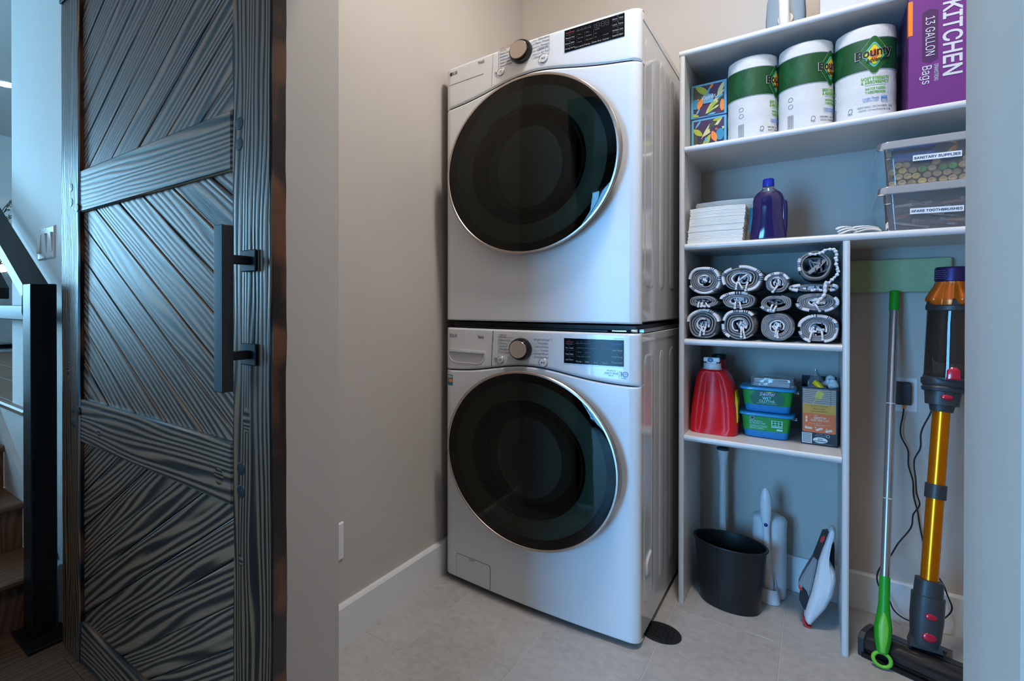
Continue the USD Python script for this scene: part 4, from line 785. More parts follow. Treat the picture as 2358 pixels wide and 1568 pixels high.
def towel(label, box_px, seed, y0=2.15, turns=2.9, core=.40, wraps=((30, 150),), stripes=(60, 120), corestyle='w', tass=2, depth=.27, twist=0, p=2.25, flat=0):
    r = np.random.default_rng(seed); a0 = at(box_px[0], box_px[3], 'y', y0); a1 = at(box_px[2], box_px[1], 'y', y0); x0, x1, z0, z1 = a0[0], a1[0], a0[2], a1[2]
    cx, cz, a, b = (x0 + x1) / 2, (z0 + z1) / 2, (x1 - x0) / 2, (z1 - z0) / 2; y1 = min(y0 + depth, 2.47); th = .0058
    t = Thing('rolled_towel', label, 'towel', (cx, 2.3, z0), 'rolled grey striped towels in the cubby')
    ph = r.uniform(0, 6, 6)
    def cur(ang, f):
        """Point of the flattened roll at angle ang (radians) and fraction f of its outer size."""
        c, s = np.cos(ang), np.sin(ang); k = f * (1 + .035 * np.sin(2 * ang + ph[0]) * (1.2 - f) + .02 * np.sin(5 * ang + ph[1] + 4 * f))
        q = p; return np.c_[cx + (a - .003) * k * np.sign(c) * np.abs(c) ** (2 / q), cz + (b - .003) * k * np.sign(s) * np.abs(s) ** (2 / q)]
    n = 150; th_ = np.linspace(twist, twist + turns * 2 * np.pi, n); f = np.linspace(core, .92, n)
    wob = .003 * (meshkit.noise(np.c_[th_ * .6, np.full(n, seed * 3.1), np.zeros(n)]) - .5) * 2 + .002 * (1 - f)
    t.part('roll', strip(cur(th_, f), th, y0, y1, wob), 'towel_grey', smooth=45)
    t.part('roll_body', strip(cur(np.linspace(0, 2 * np.pi, 40), np.full(40, (core + .97) / 2)), (1 - core) * min(a, b) * .9, y0 + .012, y1 - .002), 'towel_grey')
    for k, (g0, g1) in enumerate(wraps):
        an = np.radians(np.linspace(g0, g1, 34)); wp = t.part('border', strip(cur(an, np.full(34, .945)), .0105, y0 - .003, y1, .002 * np.sin(np.linspace(0, 5, 34))), 'towel_white', 'white striped border', smooth=45)
        for s in stripes:
            if g0 + 6 < s < g1 - 6:
                for j in (-7, 0, 7):
                    an = np.radians(np.linspace(s + j - 1.3, s + j + 1.3, 4)); t.part('stripe', strip(cur(an, np.full(4, .945)), .0113, y0 - .0037, y1, np.zeros(4)), 'towel_stripe', under=wp)
    # what shows in the middle
    if corestyle == 'w':
        an = np.linspace(-.5, 4.6, 40); t.part('core_fold', strip(cur(an, np.full(40, core * .90)), .0062, y0 + .002, y1, .001 * np.sin(an * 3)), 'towel_white', smooth=45)
    q = []
    for k in range(3):
        K = np.array([cur(np.array([r.uniform(0, 6.3)]), np.array([core * r.uniform(.15, .75)]))[0] for _ in range(5)]); q.append(strip(smooth_path(K, 34), .0062, y0 + r.uniform(.001, .01), y1 - .05, .003 * np.sin(np.linspace(0, 7, 34))))
    cf = t.part('core_crumple', cat(q), 'towel_white' if corestyle != 'g' else 'towel_grey', smooth=45)
    for k in range(5):
        c = cur(np.array([r.uniform(0, 6.3)]), np.array([core * r.uniform(.3, .8)]))[0]; g = r.uniform(0, 3); t.part('stripe', box(c[0] - .0012, c[0] + .0012, y0 - .0008, y0 + .02, c[1] - .005, c[1] + .005, .0005), 'towel_stripe', under=cf)
    for k in range(tass):
        c = cur(np.array([r.uniform(-2.6, -.6)]), np.array([core * r.uniform(.3, .9)]))[0]; L_ = r.uniform(.018, .036); dx = r.uniform(-.012, .012)
        P = smooth_path([(c[0], y0 + .003, c[1]), (c[0] + dx * .3, y0 - .006, c[1] - L_ * .2), (c[0] + dx, y0 - .0075, max(c[1] - L_, z0 + .004))], 14); rad = .0026 + .0006 * np.sin(np.linspace(0, 26, 14)); rad[-1] = .0024
        kn = tri(m3.Manifold.sphere(.0042, 12)); kn.apply_translation(P[-1] + (0, 0, .001)); t.part('tassel', cat([tube(P, rad, 8), kn]), 'towel_white', 'knotted white tassel')
    return t, cur
TW = [('rolled towel, bottom row far left', (1581, 711, 1658, 781), dict(wraps=((10, 172),), stripes=(60, 140), core=.42, tass=3)),
      ('rolled towel, bottom row second from left, under a hanging tassel', (1661, 712, 1745, 784), dict(wraps=((40, 165), (178, 235)), stripes=(70, 100, 205), core=.46, tass=2)),
      ('rolled towel, bottom row second from right, without a white border', (1746, 717, 1834, 786), dict(wraps=(), core=.44, turns=5, tass=2)),
      ('rolled towel, bottom row far right', (1836, 725, 1933, 788), dict(wraps=((-75, 175), (190, 250)), stripes=(15, 55, 100, 215), core=.50, turns=4, tass=2, p=2.4)),
      ('flattened rolled towel, middle row far left', (1582, 678, 1657, 709), dict(wraps=(), core=.5, corestyle='g', tass=4, turns=3)),
      ('flattened rolled towel, middle row second from left', (1656, 671, 1745, 713), dict(wraps=((60, 170),), stripes=(90, 130), core=.5, turns=3.4, tass=2)),
      ('flattened rolled towel, middle row second from right', (1746, 677, 1828, 719), dict(wraps=((200, 265),), stripes=(230,), core=.55, corestyle='g', turns=3.2, tass=2)),
      ('oval rolled towel, middle row far right', (1830, 672, 1933, 719), dict(wraps=((-70, 30), (185, 250)), stripes=(-25, 215), core=.42, turns=4.5, tass=1)),
      ('round rolled towel, top row far left', (1584, 612, 1660, 678), dict(wraps=((-160, 175),), stripes=(-140, -45, 5, 60, 110, 160), core=.42, tass=0, turns=4)),
      ('rolled towel, top row second from left, with two tassels', (1660, 609, 1756, 673), dict(wraps=((-75, 95), (120, 205)), stripes=(0, 30, 65, 160), core=.52, turns=3, tass=3)),
      ('rolled towel, top row third from left, with a striped white core', (1758, 626, 1820, 676), dict(wraps=((20, 165),), stripes=(70, 110), core=.60, turns=3, tass=1)),
      ('flat rolled towel under the bunched one, top row right', (1816, 652, 1933, 673), dict(wraps=((-50, 40), (120, 230)), stripes=(-20, 165, 200), core=.45, turns=3.3, tass=2, p=2.5))]
for k, (lb, px, kw) in enumerate(TW): towel(lb, px, 11 + k, **kw)
t, cur = towel('bunched grey towel with open end lying on top of the towel pile', (1834, 571, 1921, 650), 77, y0=2.135, turns=1.5, core=.72, wraps=((150, 200),), stripes=(175,), corestyle='g', tass=0, p=2.0)
cc = at(1876, 611, 'y', 2.135)
t.part('funnel', loft([sring((cc[0], 2.140, cc[2]), .034, .025, 2.2, 28, XP, ZP), sring((cc[0] - .002, 2.17, cc[2] - .003), .026, .017, 2, 28, XP, ZP), sring((cc[0] - .004, 2.22, cc[2] - .004), .010, .007, 2, 28, XP, ZP)], caps=False), 'towel_grey')
t.part('flap', hull([(cc[0] - .012, 2.137, cc[2] - .028), (cc[0] + .03, 2.138, cc[2] + .018), (cc[0] + .026, 2.139, cc[2] + .024), (cc[0] - .016, 2.139, cc[2] - .018), (cc[0] + .012, 2.133, cc[2] - .008)]), 'towel_grey')
rk = np.random.default_rng(5); ch = smooth_path([at(*q, 'y', 2.130) for q in ((1868, 586), (1884, 583), (1900, 576), (1918, 574), (1927, 588), (1925, 604), (1930, 620), (1924, 636), (1912, 648), (1898, 656))], 60)
kn = []
for k in range(0, 60, 3):
    s = tri(m3.Manifold.sphere(rk.uniform(.0036, .0056), 10)); s.apply_translation(ch[k] + rk.normal(0, .0015, 3) * (1, .4, 1)); kn.append(s)
t.part('tassel_fringe', cat([tube(ch, .0024 + .0007 * np.sin(np.linspace(0, 120, 60)), 6)] + kn), 'towel_white', 'white knotted fringe', kind='stuff')
lt = smooth_path([at(*q, 'y', 2.128) for q in ((1905, 648), (1900, 664), (1897, 680), (1888, 690), (1882, 699))], 24)
t.part('tassel', tube(lt, .0042 + .0011 * np.sin(np.linspace(0, 34, 24)), 8), 'towel_white', 'long twisted white tassel')

# ------------------------------------------------------------ things on the lower shelf
mat('jug_red', (.62, .0, .006), .40); mat('jug_cap_white', (.72, .72, .72), .35); mat('jug_yellow', (.75, .55, .02), .4); mat('tap_blue', (.10, .25, .42), .4); mat('label_green', (.02, .16, .05), .4)
def ssq(x0, x1, y0, y1, z, p=4, n=72): return sring(((x0 + x1) / 2, (y0 + y1) / 2, z), (x1 - x0) / 2, (y1 - y0) / 2, p, n)
J = Thing('detergent_jug', 'big red laundry detergent jug with white tap cap on the lower shelf', 'jug', (-.265, 2.25, S4)); jy = 2.19
P = lambda px, py: at(px, py, 'y', jy)
pr = [(1585, 1694, 1003, .095), (1584, 1697, 985, .10), (1588, 1695, 940, .10), (1594, 1690, 900, .098), (1600, 1680, 872, .092), (1606, 1670, 858, .082), (1611, 1664, 852, .072)]
rings = []
for l, r_, y, d in pr:
    a, b = P(l, y), P(r_, y); z = max(a[2], S4 + .0005) if y < 1000 else S4 + .0005; rings.append(ssq(a[0], b[0], jy, jy + d * 1.5, (a[2] + b[2]) / 2 if y < 1000 else z, 4.5))
for k, r_ in enumerate(rings):                        # two soft folds run up the front
    mx_ = r_[:, 0].mean(); hw_ = np.ptp(r_[:, 0]) / 2; u = (r_[:, 0] - mx_) / hw_; fr = r_[:, 1] < r_[:, 1].mean()
    r_[:, 1] += np.where(fr, .010 * np.exp(-((np.abs(u) - .52 + .05 * k) / .16) ** 2) - .003 * np.exp(-(u / .3) ** 2), 0) * (0 < k < 5)
J.part('jug_body', loft(rings), 'jug_red', smooth=45)
a, b = P(1630, 990), P(1655, 862)
nz = P(1636, 852)
c0 = np.array([nz[0], jy + .045, nz[2]])
J.part('cap_base', lathe([(0, 0), (.0285, 0), (.0285, .004), (.0265, .006), (.0265, .0195), (.0245, .0215), (0, .0215)], c0, ZP, 40), 'jug_cap_white', 'white ribbed cap')
J.part('tap', cat([hull([(c0[0] + x, c0[1] + y, c0[2] + .021 + z) for x in (-.014, .014) for y in (-.02, .012) for z in (0, .012)]), rbox(c0[0] - .025, c0[0] + .025, c0[1] - .024, c0[1] - .012, c0[2] + .026, c0[2] + .043, .005, 10)]), 'jug_cap_white', 'white pouring tap')
J.part('tap_button', lathe([(.0085, .001), (.0085, -.003), (.006, -.0045), (.0045, -.002), (0, -.002)], (c0[0] - .003, c0[1] - .0235, c0[2] + .0335), YP, 24), 'tap_blue', 'pale blue tap button')
xr = P(1693, 950)[0]
lab = J.part('side_label', hull([(P(1690, v)[0] + .0012, jy + y, P(1690, v)[2]) for v in (902, 985) for y in (.025, .11)] + [(P(1694, v)[0] + .0035, jy + y, P(1694, v)[2]) for v in (930, 975) for y in (.03, .105)]), 'jug_yellow', 'yellow side label')
J.part('label_lettering', place(meshkit.text_mesh('5', .020, .0008, True), (P(1695, 940)[0] + .0035, jy + .04, P(1695, 948)[2]), YP, ZP, XP), 'ink_black', under=lab)
J.part('label_lettering', cat([place(meshkit.text_mesh(s, .007, .0008, True), (P(1695, 940)[0] + .0035, jy + .032, P(1695, v)[2]), YP, ZP, XP) for s, v in (('IN 1', 962), ('MAX', 974))]), 'ink_black', under=lab)
J2 = Thing('detergent_bottle', 'second red bottle with black cap behind the red jug', 'bottle', (-.24, 2.40, S4)); q = lambda px, py: at(px, py, 'y', 2.39)
def rr_(l, r_, y, d): a, b = q(l, y), q(r_, y); return ssq(a[0], b[0], 2.39 - d / 2, 2.39 + d / 2, max((a[2] + b[2]) / 2, S4 + .0005), 3)
J2.part('bottle_body', loft([rr_(1630, 1697, 1020, .10), rr_(1628, 1700, 960, .10), rr_(1632, 1692, 885, .09), rr_(1638, 1680, 862, .07), rr_(1643, 1671, 846, .05), rr_(1644, 1670, 826, .046)]), 'jug_red', smooth=45)
cz = q(1656, 826); J2.part('cap', lathe([(0, 0), (.0225, 0), (.0235, .003), (.0225, .0155), (.020, .018), (0, .018)], (cz[0], 2.39, cz[2]), ZP, 32), 'matte_black', 'black screw cap')

mat('tub_blue', (.005, .20, .50), .3); mat('sleeve_green', (.015, .28, .045), .35); mat('sleeve_dark_green', (.004, .10, .05), .35); mat('swoosh_navy', (.006, .015, .22), .35); mat('print_aqua', (.30, .68, .70), .45); mat('lid_clear_blue', (.02, .27, .55), .25)
def wipes(label, pxs, y0, zbase, words):
    lx0, lx1, bx0, bx1, top = pxs; a = at(bx0, top, 'y', y0)[0]; b = at(bx1, top, 'y', y0)[0]; la = at(lx0, top, 'y', y0)[0]; lb = at(lx1, top, 'y', y0)[0]; h = .0885
    t = Thing('wipes_tub', label, 'tub', ((a + b) / 2, y0 + .07, zbase), 'tubs of cleaning wipes on the lower shelf'); d = .115; w = (b - a)
    R_ = lambda z, k, o=0: ssq(a + k, b - k, y0 + k, y0 + d - k, z, 5.5, 56)
    t.part('tub_body', loft([R_(zbase + .0006, .012), R_(zbase + .004, .0085), R_(zbase + .024, .005), R_(zbase + h * .86, 0)]), 'tub_blue', smooth=45)
    t.part('label_sleeve', loft([R_(zbase + .026, .0043), R_(zbase + h * .85, -.0006)], caps=False), 'sleeve_green', 'green label sleeve')
    lid = t.part('lid', loft([ssq(la + .004, lb - .004, y0 - .004, y0 + d + .004, zbase + h * .85, 5.5, 56), ssq(la, lb, y0 - .008, y0 + d + .008, zbase + h * .88, 5.5, 56), ssq(la, lb, y0 - .008, y0 + d + .008, zbase + h * .96, 5.5, 56), ssq(la + .004, lb - .004, y0 - .004, y0 + d + .004, zbase + h, 5.5, 56)]), 'lid_clear_blue', 'blue snap lid', smooth=45)
    t.part('lid_tab', rbox(lb - .008, lb + .006, y0 - .007, y0 + .012, zbase + h * .83, zbase + h * .90, .002, 8), 'clear_plastic', under=lid)
    mx = (a + b) / 2; yf = lambda z: y0 + .0045 - .0045 * (z - zbase) / (h * .85) - .0016
    def front(g, k, th=.0004): m = fine(g, .02); v = np.array(m.vertices); zz = zbase + v[:, 1]; return trimesh.Trimesh(np.c_[mx + v[:, 0], [yf(z) - k for z in zz] - v[:, 2], zz], np.array(m.faces), process=False)
    if words:
        bl = affinity.scale(sg.Point(0, .048).buffer(1, quad_segs=12), .046, .034).intersection(sg.box(-.05, .028, .05, .0745)); t.part('printed_art', front(patch(bl), .0002), 'sleeve_dark_green')
        q0 = text('Swiffer', .0130, (0, .0585, 0), XP, YP, .044, True, .0003, 'c'); q0.vertices[:, 0] += (q0.vertices[:, 1] - .058) * .25
        t.part('lettering', front(cat([q0]), .0008), 'swoosh_navy', 'navy brand lettering'); q1 = T0('Swiffer', .0118, 0, .059, .041, 'c'); q1.vertices[:, 0] += (q1.vertices[:, 1] - .058) * .25
        t.part('lettering', front(cat([q1]), .0012), 'jug_cap_white'); t.part('printed_art', front(cat([patch(leafp(.006, .072, .034, .003, 6))]), .0009), 'art_lime')
        t.part('lettering', front(cat([T0('WET', .0085, 0, .0465, .024, 'c', True), T0('CLOTHS', .0085, 0, .036, .042, 'c', True), T0('MOP & DUST FLOOR CLEANING', .0026, 0, .0315, .054, 'c')]), .0007), 'print_aqua')
    else:
        g = [T0('SAFE ON WOOD &', .0048, -.044, .056, .036, 'l', True), T0('ALL FINISHED FLOORS', .0048, -.044, .049, .044, 'l', True)] + [patch(sg.box(-.044, z, -.044 + w_, z + .0009)) for z, w_ in ((.044, .05), (.041, .047), (.038, .05), (.035, .038), (.032, .042))]
        g += [patch(rrect(.016, .048, .046, .066, .001).difference(shapely.union_all([ell(x, z, .0042, .0036) for x in (.022, .031, .040) for z in (.053, .061)]))), patch(sg.box(.016, .042, .046, .046)), patch(sg.box(.03, .032, .046, .038)), patch(ring2(-.036, .069, .0062, .005))]
        t.part('lettering', front(cat(g), .0006), 'print_aqua'); t.part('printed_art', front(patch(ell(-.036, .069, .005, .004)), .0005), 'print_dark')
    return t
wipes('blue and green tub of cleaning wipes, the lower of the two', (1699, 1831, 1706, 1822, 965), 2.235, S4, False)
wipes('blue and green tub of cleaning wipes, stacked on the other tub', (1701, 1835, 1708, 1827, 905), 2.232, S4 + .0888, True)
t = Thing('cloth_packet', 'clear packet of folded white cloths on top of the upper tub', 'packet', (-.10, 2.29, S4 + .1778)); pz = S4 + .1778; px0 = at(1733, 880, 'y', 2.25)[0]; px1 = at(1822, 880, 'y', 2.25)[0]
for k in range(5):
    z = pz + .0006 + k * .0046; X = np.linspace(px0 + .004, px1 - .004, 14); s = .0022 * np.sin(np.linspace(0, 6, 14) + k * .5) * k / 4 + .0012 * k * np.cos(np.linspace(-1.2, 1.2, 14))
    t.part('folded_cloth', loft([[(x, 2.245 + .002 * math.sin(k * 2.), z + q_), (x, 2.2435 + .002 * math.sin(k * 2.), z + .0021 + q_), (x, 2.245, z + .0042 + q_), (x, 2.33, z + .0042 + q_), (x, 2.33, z + q_)] for x, q_ in zip(X, s)]), 'cotton')
mt = fine(rbox(px0 - .004, px1 + .008, 2.238, 2.34, pz + .0003, pz + .033, .004, 8), .012); v = np.array(mt.vertices); nz_ = (meshkit.fbm(v * 60, 3, 2) - .5)[:, None]; mt.vertices = v + nz_ * (.004, .005, .008) * (v[:, 2:] > pz + .002); t.part('wrapper', mt, 'clear_wrap', smooth=25)

mat('carton_black', (.008, .010, .016), .45); mat('blind_beige', (.42, .33, .26), .5); mat('blind_line', (.14, .10, .08), .5); mat('duster_yellow', (.62, .52, .10), .6); mat('panel_amber', (.62, .30, .015), .45); mat('panel_orange', (.72, .14, .02), .45); mat('plastic_yellow', (.85, .55, .0), .35); mat('print_brown', (.12, .06, .02), .5); mat('print_cream', (.75, .62, .48), .5)
t = Thing('duster_box', 'open black carton of dusters with orange instructions on the lower shelf', 'box', (.014, 2.31, S4)); dy = 2.2485; dA = at(1845, 1020, 'y', dy); dB = at(1929, 1030, 'y', dy); dx0, dx1 = dA[0], dB[0]; dw = dx1 - dx0; dzt = at(1845, 889, 'y', dy)[2]; dh = dzt - S4
wl = .0012
t.part('carton', cat([box(dx0, dx1, dy, dy + wl, S4 + .0003, dzt, .0003), box(dx0, dx1, dy + .12, dy + .12 + wl, S4 + .0003, dzt, .0003), box(dx0, dx0 + wl, dy, dy + .12, S4 + .0003, dzt, .0003), box(dx1 - wl, dx1, dy, dy + .12, S4 + .0003, dzt, .0003), box(dx0, dx1, dy, dy + .12, S4 + .0003, S4 + .0016, .0003)]), 'carton_black')
t.part('flap', hull([(dx0, dy + y, dzt + z) for y, z in ((.0, 0), (.0012, 0), (.11, .018), (.11, .0195))] + [(dx0 - .001, dy + y, dzt + z) for y, z in ((.0, 0), (.11, .018))]), 'carton_black')
t.part('flap', hull([(x, dy + y, dzt + z) for x in (dx0, dx1) for y, z in ((.1195, 0), (.121, 0), (.128, .024), (.1295, .024))]), 'carton_black')
bx_ = lambda f0, g0, f1, g1: sg.box(dx0 + f0 * dw, S4 + g0 * dh, dx0 + f1 * dw, S4 + g1 * dh)
fp = lambda g, k=1, nm='printed_panel', mn='panel_orange': [t.part(nm, ext_y(q_, dy - .0003 * k - .0002, dy - .0001), mn) for q_ in polys(g)]
fp(bx_(.04, .70, .95, .97), 1, 'printed_panel', 'blind_beige'); fp(bx_(.04, .545, .95, .70), 1, 'printed_panel', 'panel_amber'); fp(rrect(dx0 + .04 * dw, S4 + .215 * dh, dx0 + .95 * dw, S4 + .58 * dh, .004).intersection(bx_(.04, 0, .95, .545)), 1, 'printed_panel', 'panel_orange')
fp(shapely.union_all([bx_(.04, g, .95, g + .007) for g in np.arange(.725, .96, .033)] + [bx_(.80, .70, .815, .97)]), 2, 'printed_art', 'blind_line')
fp(affinity.rotate(rrect(dx0 + .40 * dw, S4 + .80 * dh, dx0 + .60 * dw, S4 + .935 * dh, .005), -20), 3, 'printed_art', 'duster_yellow'); fp(line(dx0 + .32 * dw, S4 + .71 * dh, dx0 + .44 * dw, S4 + .82 * dh, .0022), 3, 'printed_art', 'duster_yellow')
tx = lambda s, h, f, g, w=None, b=False: text(s, h, (dx0 + f * dw, dy - .0005, S4 + g * dh), XP, ZP, w, b, .0004, 'c')
t.part('lettering', cat([tx('PET ODOR DEFENSE', .0034, .5, .665, .044), tx('TRAP + LOCK', .0048, .5, .615, .032), tx('DUST AND ALLERGENS', .0036, .5, .575, .040)]), 'print_brown')
t.part('lettering', cat([tx('TRY', .0044, .40, .50, .010), tx('SWIFFER', .0062, .52, .455, .030, True), tx('DUSTERS 6 FT', .0056, .52, .415, .044, True), tx('6 FT', .0034, .5, .36, .010), tx('EXTENDABLE', .0030, .5, .335, .026)] + [ext_y(g, dy - .001, dy - .0004) for g in (bx_(.22, .37, .46, .3735), bx_(.58, .355, .82, .3585), ell(dx0 + .13 * dw, S4 + .31 * dh, .0018, .0018), ell(dx0 + .40 * dw, S4 + .305 * dh, .0018, .0018), ell(dx0 + .70 * dw, S4 + .29 * dh, .0018, .0018))]), 'print_cream')
fp(shapely.union_all([affinity.rotate(rrect(dx0 + f * dw, S4 + g * dh, dx0 + (f + .2) * dw, S4 + (g + .035) * dh, .001), r_) for f, g, r_ in ((.10, .27, 0), (.40, .26, 25), (.66, .245, 20))] + [rrect(dx0 + .12 * dw, S4 + g * dh, dx0 + .17 * dw, S4 + (g + .045) * dh, .001) for g in (.39, .445)]), 2, 'printed_art', 'print_cream')
fp(bx_(.02, .02, .30, .20), 1, 'barcode', 'jug_cap_white'); fp(shapely.union_all([bx_(.035, g, .28, g + .006) for g in np.arange(.035, .19, .0135)]), 2, 'barcode', 'print_dark')
fp(ell(dx0 + .53 * dw, S4 + .09 * dh, .018, .0095), 1, 'printed_panel', 'jug_cap_white'); t.part('lettering', cat([text('GOOD', .0034, (dx0 + .53 * dw, dy - .001, S4 + .10 * dh), XP, ZP, .012, True, .0004, 'c'), text('HOUSEKEEPING', .0038, (dx0 + .53 * dw, dy - .001, S4 + .065 * dh), XP, ZP, .030, True, .0004, 'c')]), 'ink_black')
t.part('lettering', cat([tx('3 DUSTERS + HANDLE', .0032, .60, .185, .034), tx('UNSCENTED REFILLS', .0028, .58, .155, .036), tx('QUESTIONS OR COMMENTS', .0026, .60, .022, .050)] + [ext_y(ring2(dx0 + .74 * dw, S4 + .165 * dh, .0046, .0036), dy - .0008, dy - .0002)]), 'screen_white')
cz_ = np.array([(dx0 + dx1) / 2, dy + .06, dzt])
mt = hull([cz_ + p for p in ((-.028, -.02, -.02), (.02, -.025, -.02), (.0, .02, -.02), (-.03, 0, .01), (-.012, .01, .052), (-.006, .005, .050), (.004, .0, .03), (.015, -.01, .010))]); mt = fine(mt, .012); v = np.array(mt.vertices); mt.vertices = v + (meshkit.fbm(v * 70, 3) - .5)[:, None] * .008; t.part('clear_bag', mt, 'clear_wrap')
t.part('duster_handle', tube([cz_ + (-.012, -.045, .016), cz_ + (-.002, -.05, .006), cz_ + (.006, -.052, -.004)], [.0085, .0095, .008], 14), 'plastic_yellow', 'yellow duster handle')
q = []
for k in range(9):
    r = random.Random(k); s = tri(m3.Manifold.sphere(r.uniform(.009, .014), 12)); s.apply_translation(cz_ + (.012 + r.uniform(0, .022), r.uniform(-.02, .03), r.uniform(.002, .024))); v = np.array(s.vertices); s.vertices = v + (meshkit.fbm(v * 110, 3) - .5)[:, None] * .007; q.append(s)
t.part('duster_fluff', cat(q), 'cotton', 'white fluffy duster refill', kind='stuff')

# ------------------------------------------------------------ things on the floor
mat('bin_black', (.007, .0075, .008), .42)
wc = np.array([-.2235, 2.232, 0]); wa = math.radians(-9); wu = np.array([math.cos(wa), math.sin(wa), 0]); wv_ = np.array([-math.sin(wa), math.cos(wa), 0])
t = Thing('waste_bin', 'oval black plastic waste bin on the floor under the shelves', 'waste bin', wc)
rg_ = lambda z, a, b: sring(wc + (0, 0, z), a, b, 2, 72, wu, wv_)
t.part('bin_body', loft([rg_(.0006, .083, .066), rg_(.004, .087, .070), rg_(.215, .106, .084), rg_(.219, .110, .088), rg_(.222, .109, .087), rg_(.221, .104, .083), rg_(.20, .1015, .081), rg_(.01, .083, .066), rg_(.009, .01, .01)], caps=True), 'bin_black', smooth=50)
t.part('lip', tube(np.vstack([rg_(.2195, .1085, .0866), rg_(.2195, .1085, .0866)[:1]]), .0032, 8, False), 'bin_black')
th = math.radians(-100); sd = lambda z, k: wc + (0, 0, z) + wu * (math.cos(th) * (.087 + k * .019 + .0005)) + wv_ * (math.sin(th) * (.070 + k * .014 + .0005)); t.part('mould_seam', tube([sd(.006, 0), sd(.212, 1)], .0012, 6), 'bin_black')

gr = Thing('floor_drain', 'round black floor drain grate beside the front foot of the washer', 'floor drain', (-.372, 1.888, 0)); gc = (-.372, 1.888); g = sg.Point(*gc).buffer(.0565, quad_segs=16)
hs = [affinity.rotate(affinity.scale(sg.box(gc[0] + i * .0115 - .0035, gc[1] + j * .0115 - .0035, gc[0] + i * .0115 + .0035, gc[1] + j * .0115 + .0035), 1, 1.15), 45) for i in range(-4, 5) for j in range(-4, 5) if math.hypot(i, j) * .0115 < .043]
gr.part('grate', ext_z(g.difference(shapely.union_all(hs)), .0004, .0032), 'matte_black'); gr.part('drain_well', ext_z(g.buffer(-.002), .0002, .0008), 'seam_dark')
gr.part('grate_rim', ext_z(g.buffer(.002).difference(g.buffer(-.006)), .0003, .0038), 'matte_black')

mat('plunger_white', (.70, .71, .72), .35)
pb = at(1664, 1240, 'y', 2.395); pt = at(1666, 1034, 'y', 2.395)
t = Thing('toilet_plunger', 'white toilet plunger with flared handle top behind the black waste bin', 'plunger', (pb[0], 2.395, 0)); px_ = pb[0]; hz_ = pt[2]
t.part('handle', lathe([(0, .10), (.0125, .10), (.0115, .16), (.0105, hz_ - .13), (.0105, hz_ - .09), (.0125, hz_ - .05), (.0185, hz_ - .004), (.0190, hz_ - .001)], (px_, 2.395, 0), ZP, 32), 'plunger_white')
t.part('handle_cap', lathe([(.0190, hz_ - .003), (.0205, hz_ + .001), (.0195, hz_ + .0055), (.016, hz_ + .006), (.012, hz_ + .001), (0, hz_)], (px_, 2.395, 0), ZP, 32), 'rubber', 'dark grey rubber end')
t.part('cup', lathe([(.0, .004), (.058, .0006), (.062, .004), (.060, .03), (.048, .06), (.026, .078), (.018, .105), (0, .105)], (px_, 2.395, 0), ZP, 40), 'rubber', 'dark rubber cup')

t = Thing('toilet_brush', 'white toilet brush standing in front of its domed canister', 'toilet brush', (-.122, 2.37, 0)); cc = np.array([-.1215, 2.405, 0])
kw = dict(p=2.3, n=44)
t.part('canister', loft([sring(cc + (0, 0, z), a, b, **kw) for z, a, b in ((.0006, .046, .042), (.004, .049, .045), (.26, .0505, .0465), (.262, .0505, .0465))]), 'plunger_white', smooth=45)
t.part('canister_lid', loft([sring(cc + (0, 0, z), a, b, **kw) for z, a, b in ((.2622, .0515, .0475), (.272, .0515, .0475), (.283, .047, .043), (.291, .033, .030), (.2945, .015, .013))]), 'plunger_white', 'white domed lid', smooth=50)
ba = np.array([-.1185, 2.338, 0])
t.part('holder_cup', loft([sring(ba + (0, 0, z), a, b, 2, 40) for z, a, b in ((.0006, .031, .026), (.004, .033, .028), (.040, .0265, .023), (.05, .0245, .021), (.047, .021, .018), (.02, .020, .017))]), 'plunger_white', smooth=50)
t.part('holder_flare', hull([ba + p for p in ((.016, .012, .004), (.03, .03, .004), (.016, .022, .10), (.012, .026, .10), (.020, .016, .06))]), 'plunger_white')
top = at(1763, 1122, 'y', 2.345); mid = at(1764, 1215, 'y', 2.342); low = np.array([ba[0], 2.339, .02]); h = top[2]
wnd = t.part('wand', loft([sring((mid[0] + (low[0] - mid[0]) * (mid[2] - z) / (mid[2] - .02) if z < mid[2] else mid[0] + (top[0] - mid[0]) * (z - mid[2]) / (h - mid[2]), 2.341, z), a, a * .8, 2, 28) for z, a in ((.02, .015), (.06, .0145), (.13, .0115), (.19, .010), (.235, .0100), (.265, .0110), (.30, .0155), (.34, .0175), (.37, .0160), (h - .012, .011), (h - .003, .006), (h, .002))]), 'plunger_white', smooth=60)
bz_ = at(1764, 1208, 'y', 2.335)[2]
t.part('wand_button', cat([tri(m3.Manifold.sphere(.0066, 20).scale((.85, .5, 1.1)).translate((mid[0], 2.3325, bz_))), box(mid[0] - .001, mid[0] + .001, 2.3325, 2.336, bz_ - .016, bz_ - .004, .0003)]), 'swoosh_navy', 'blue release button', under=wnd)

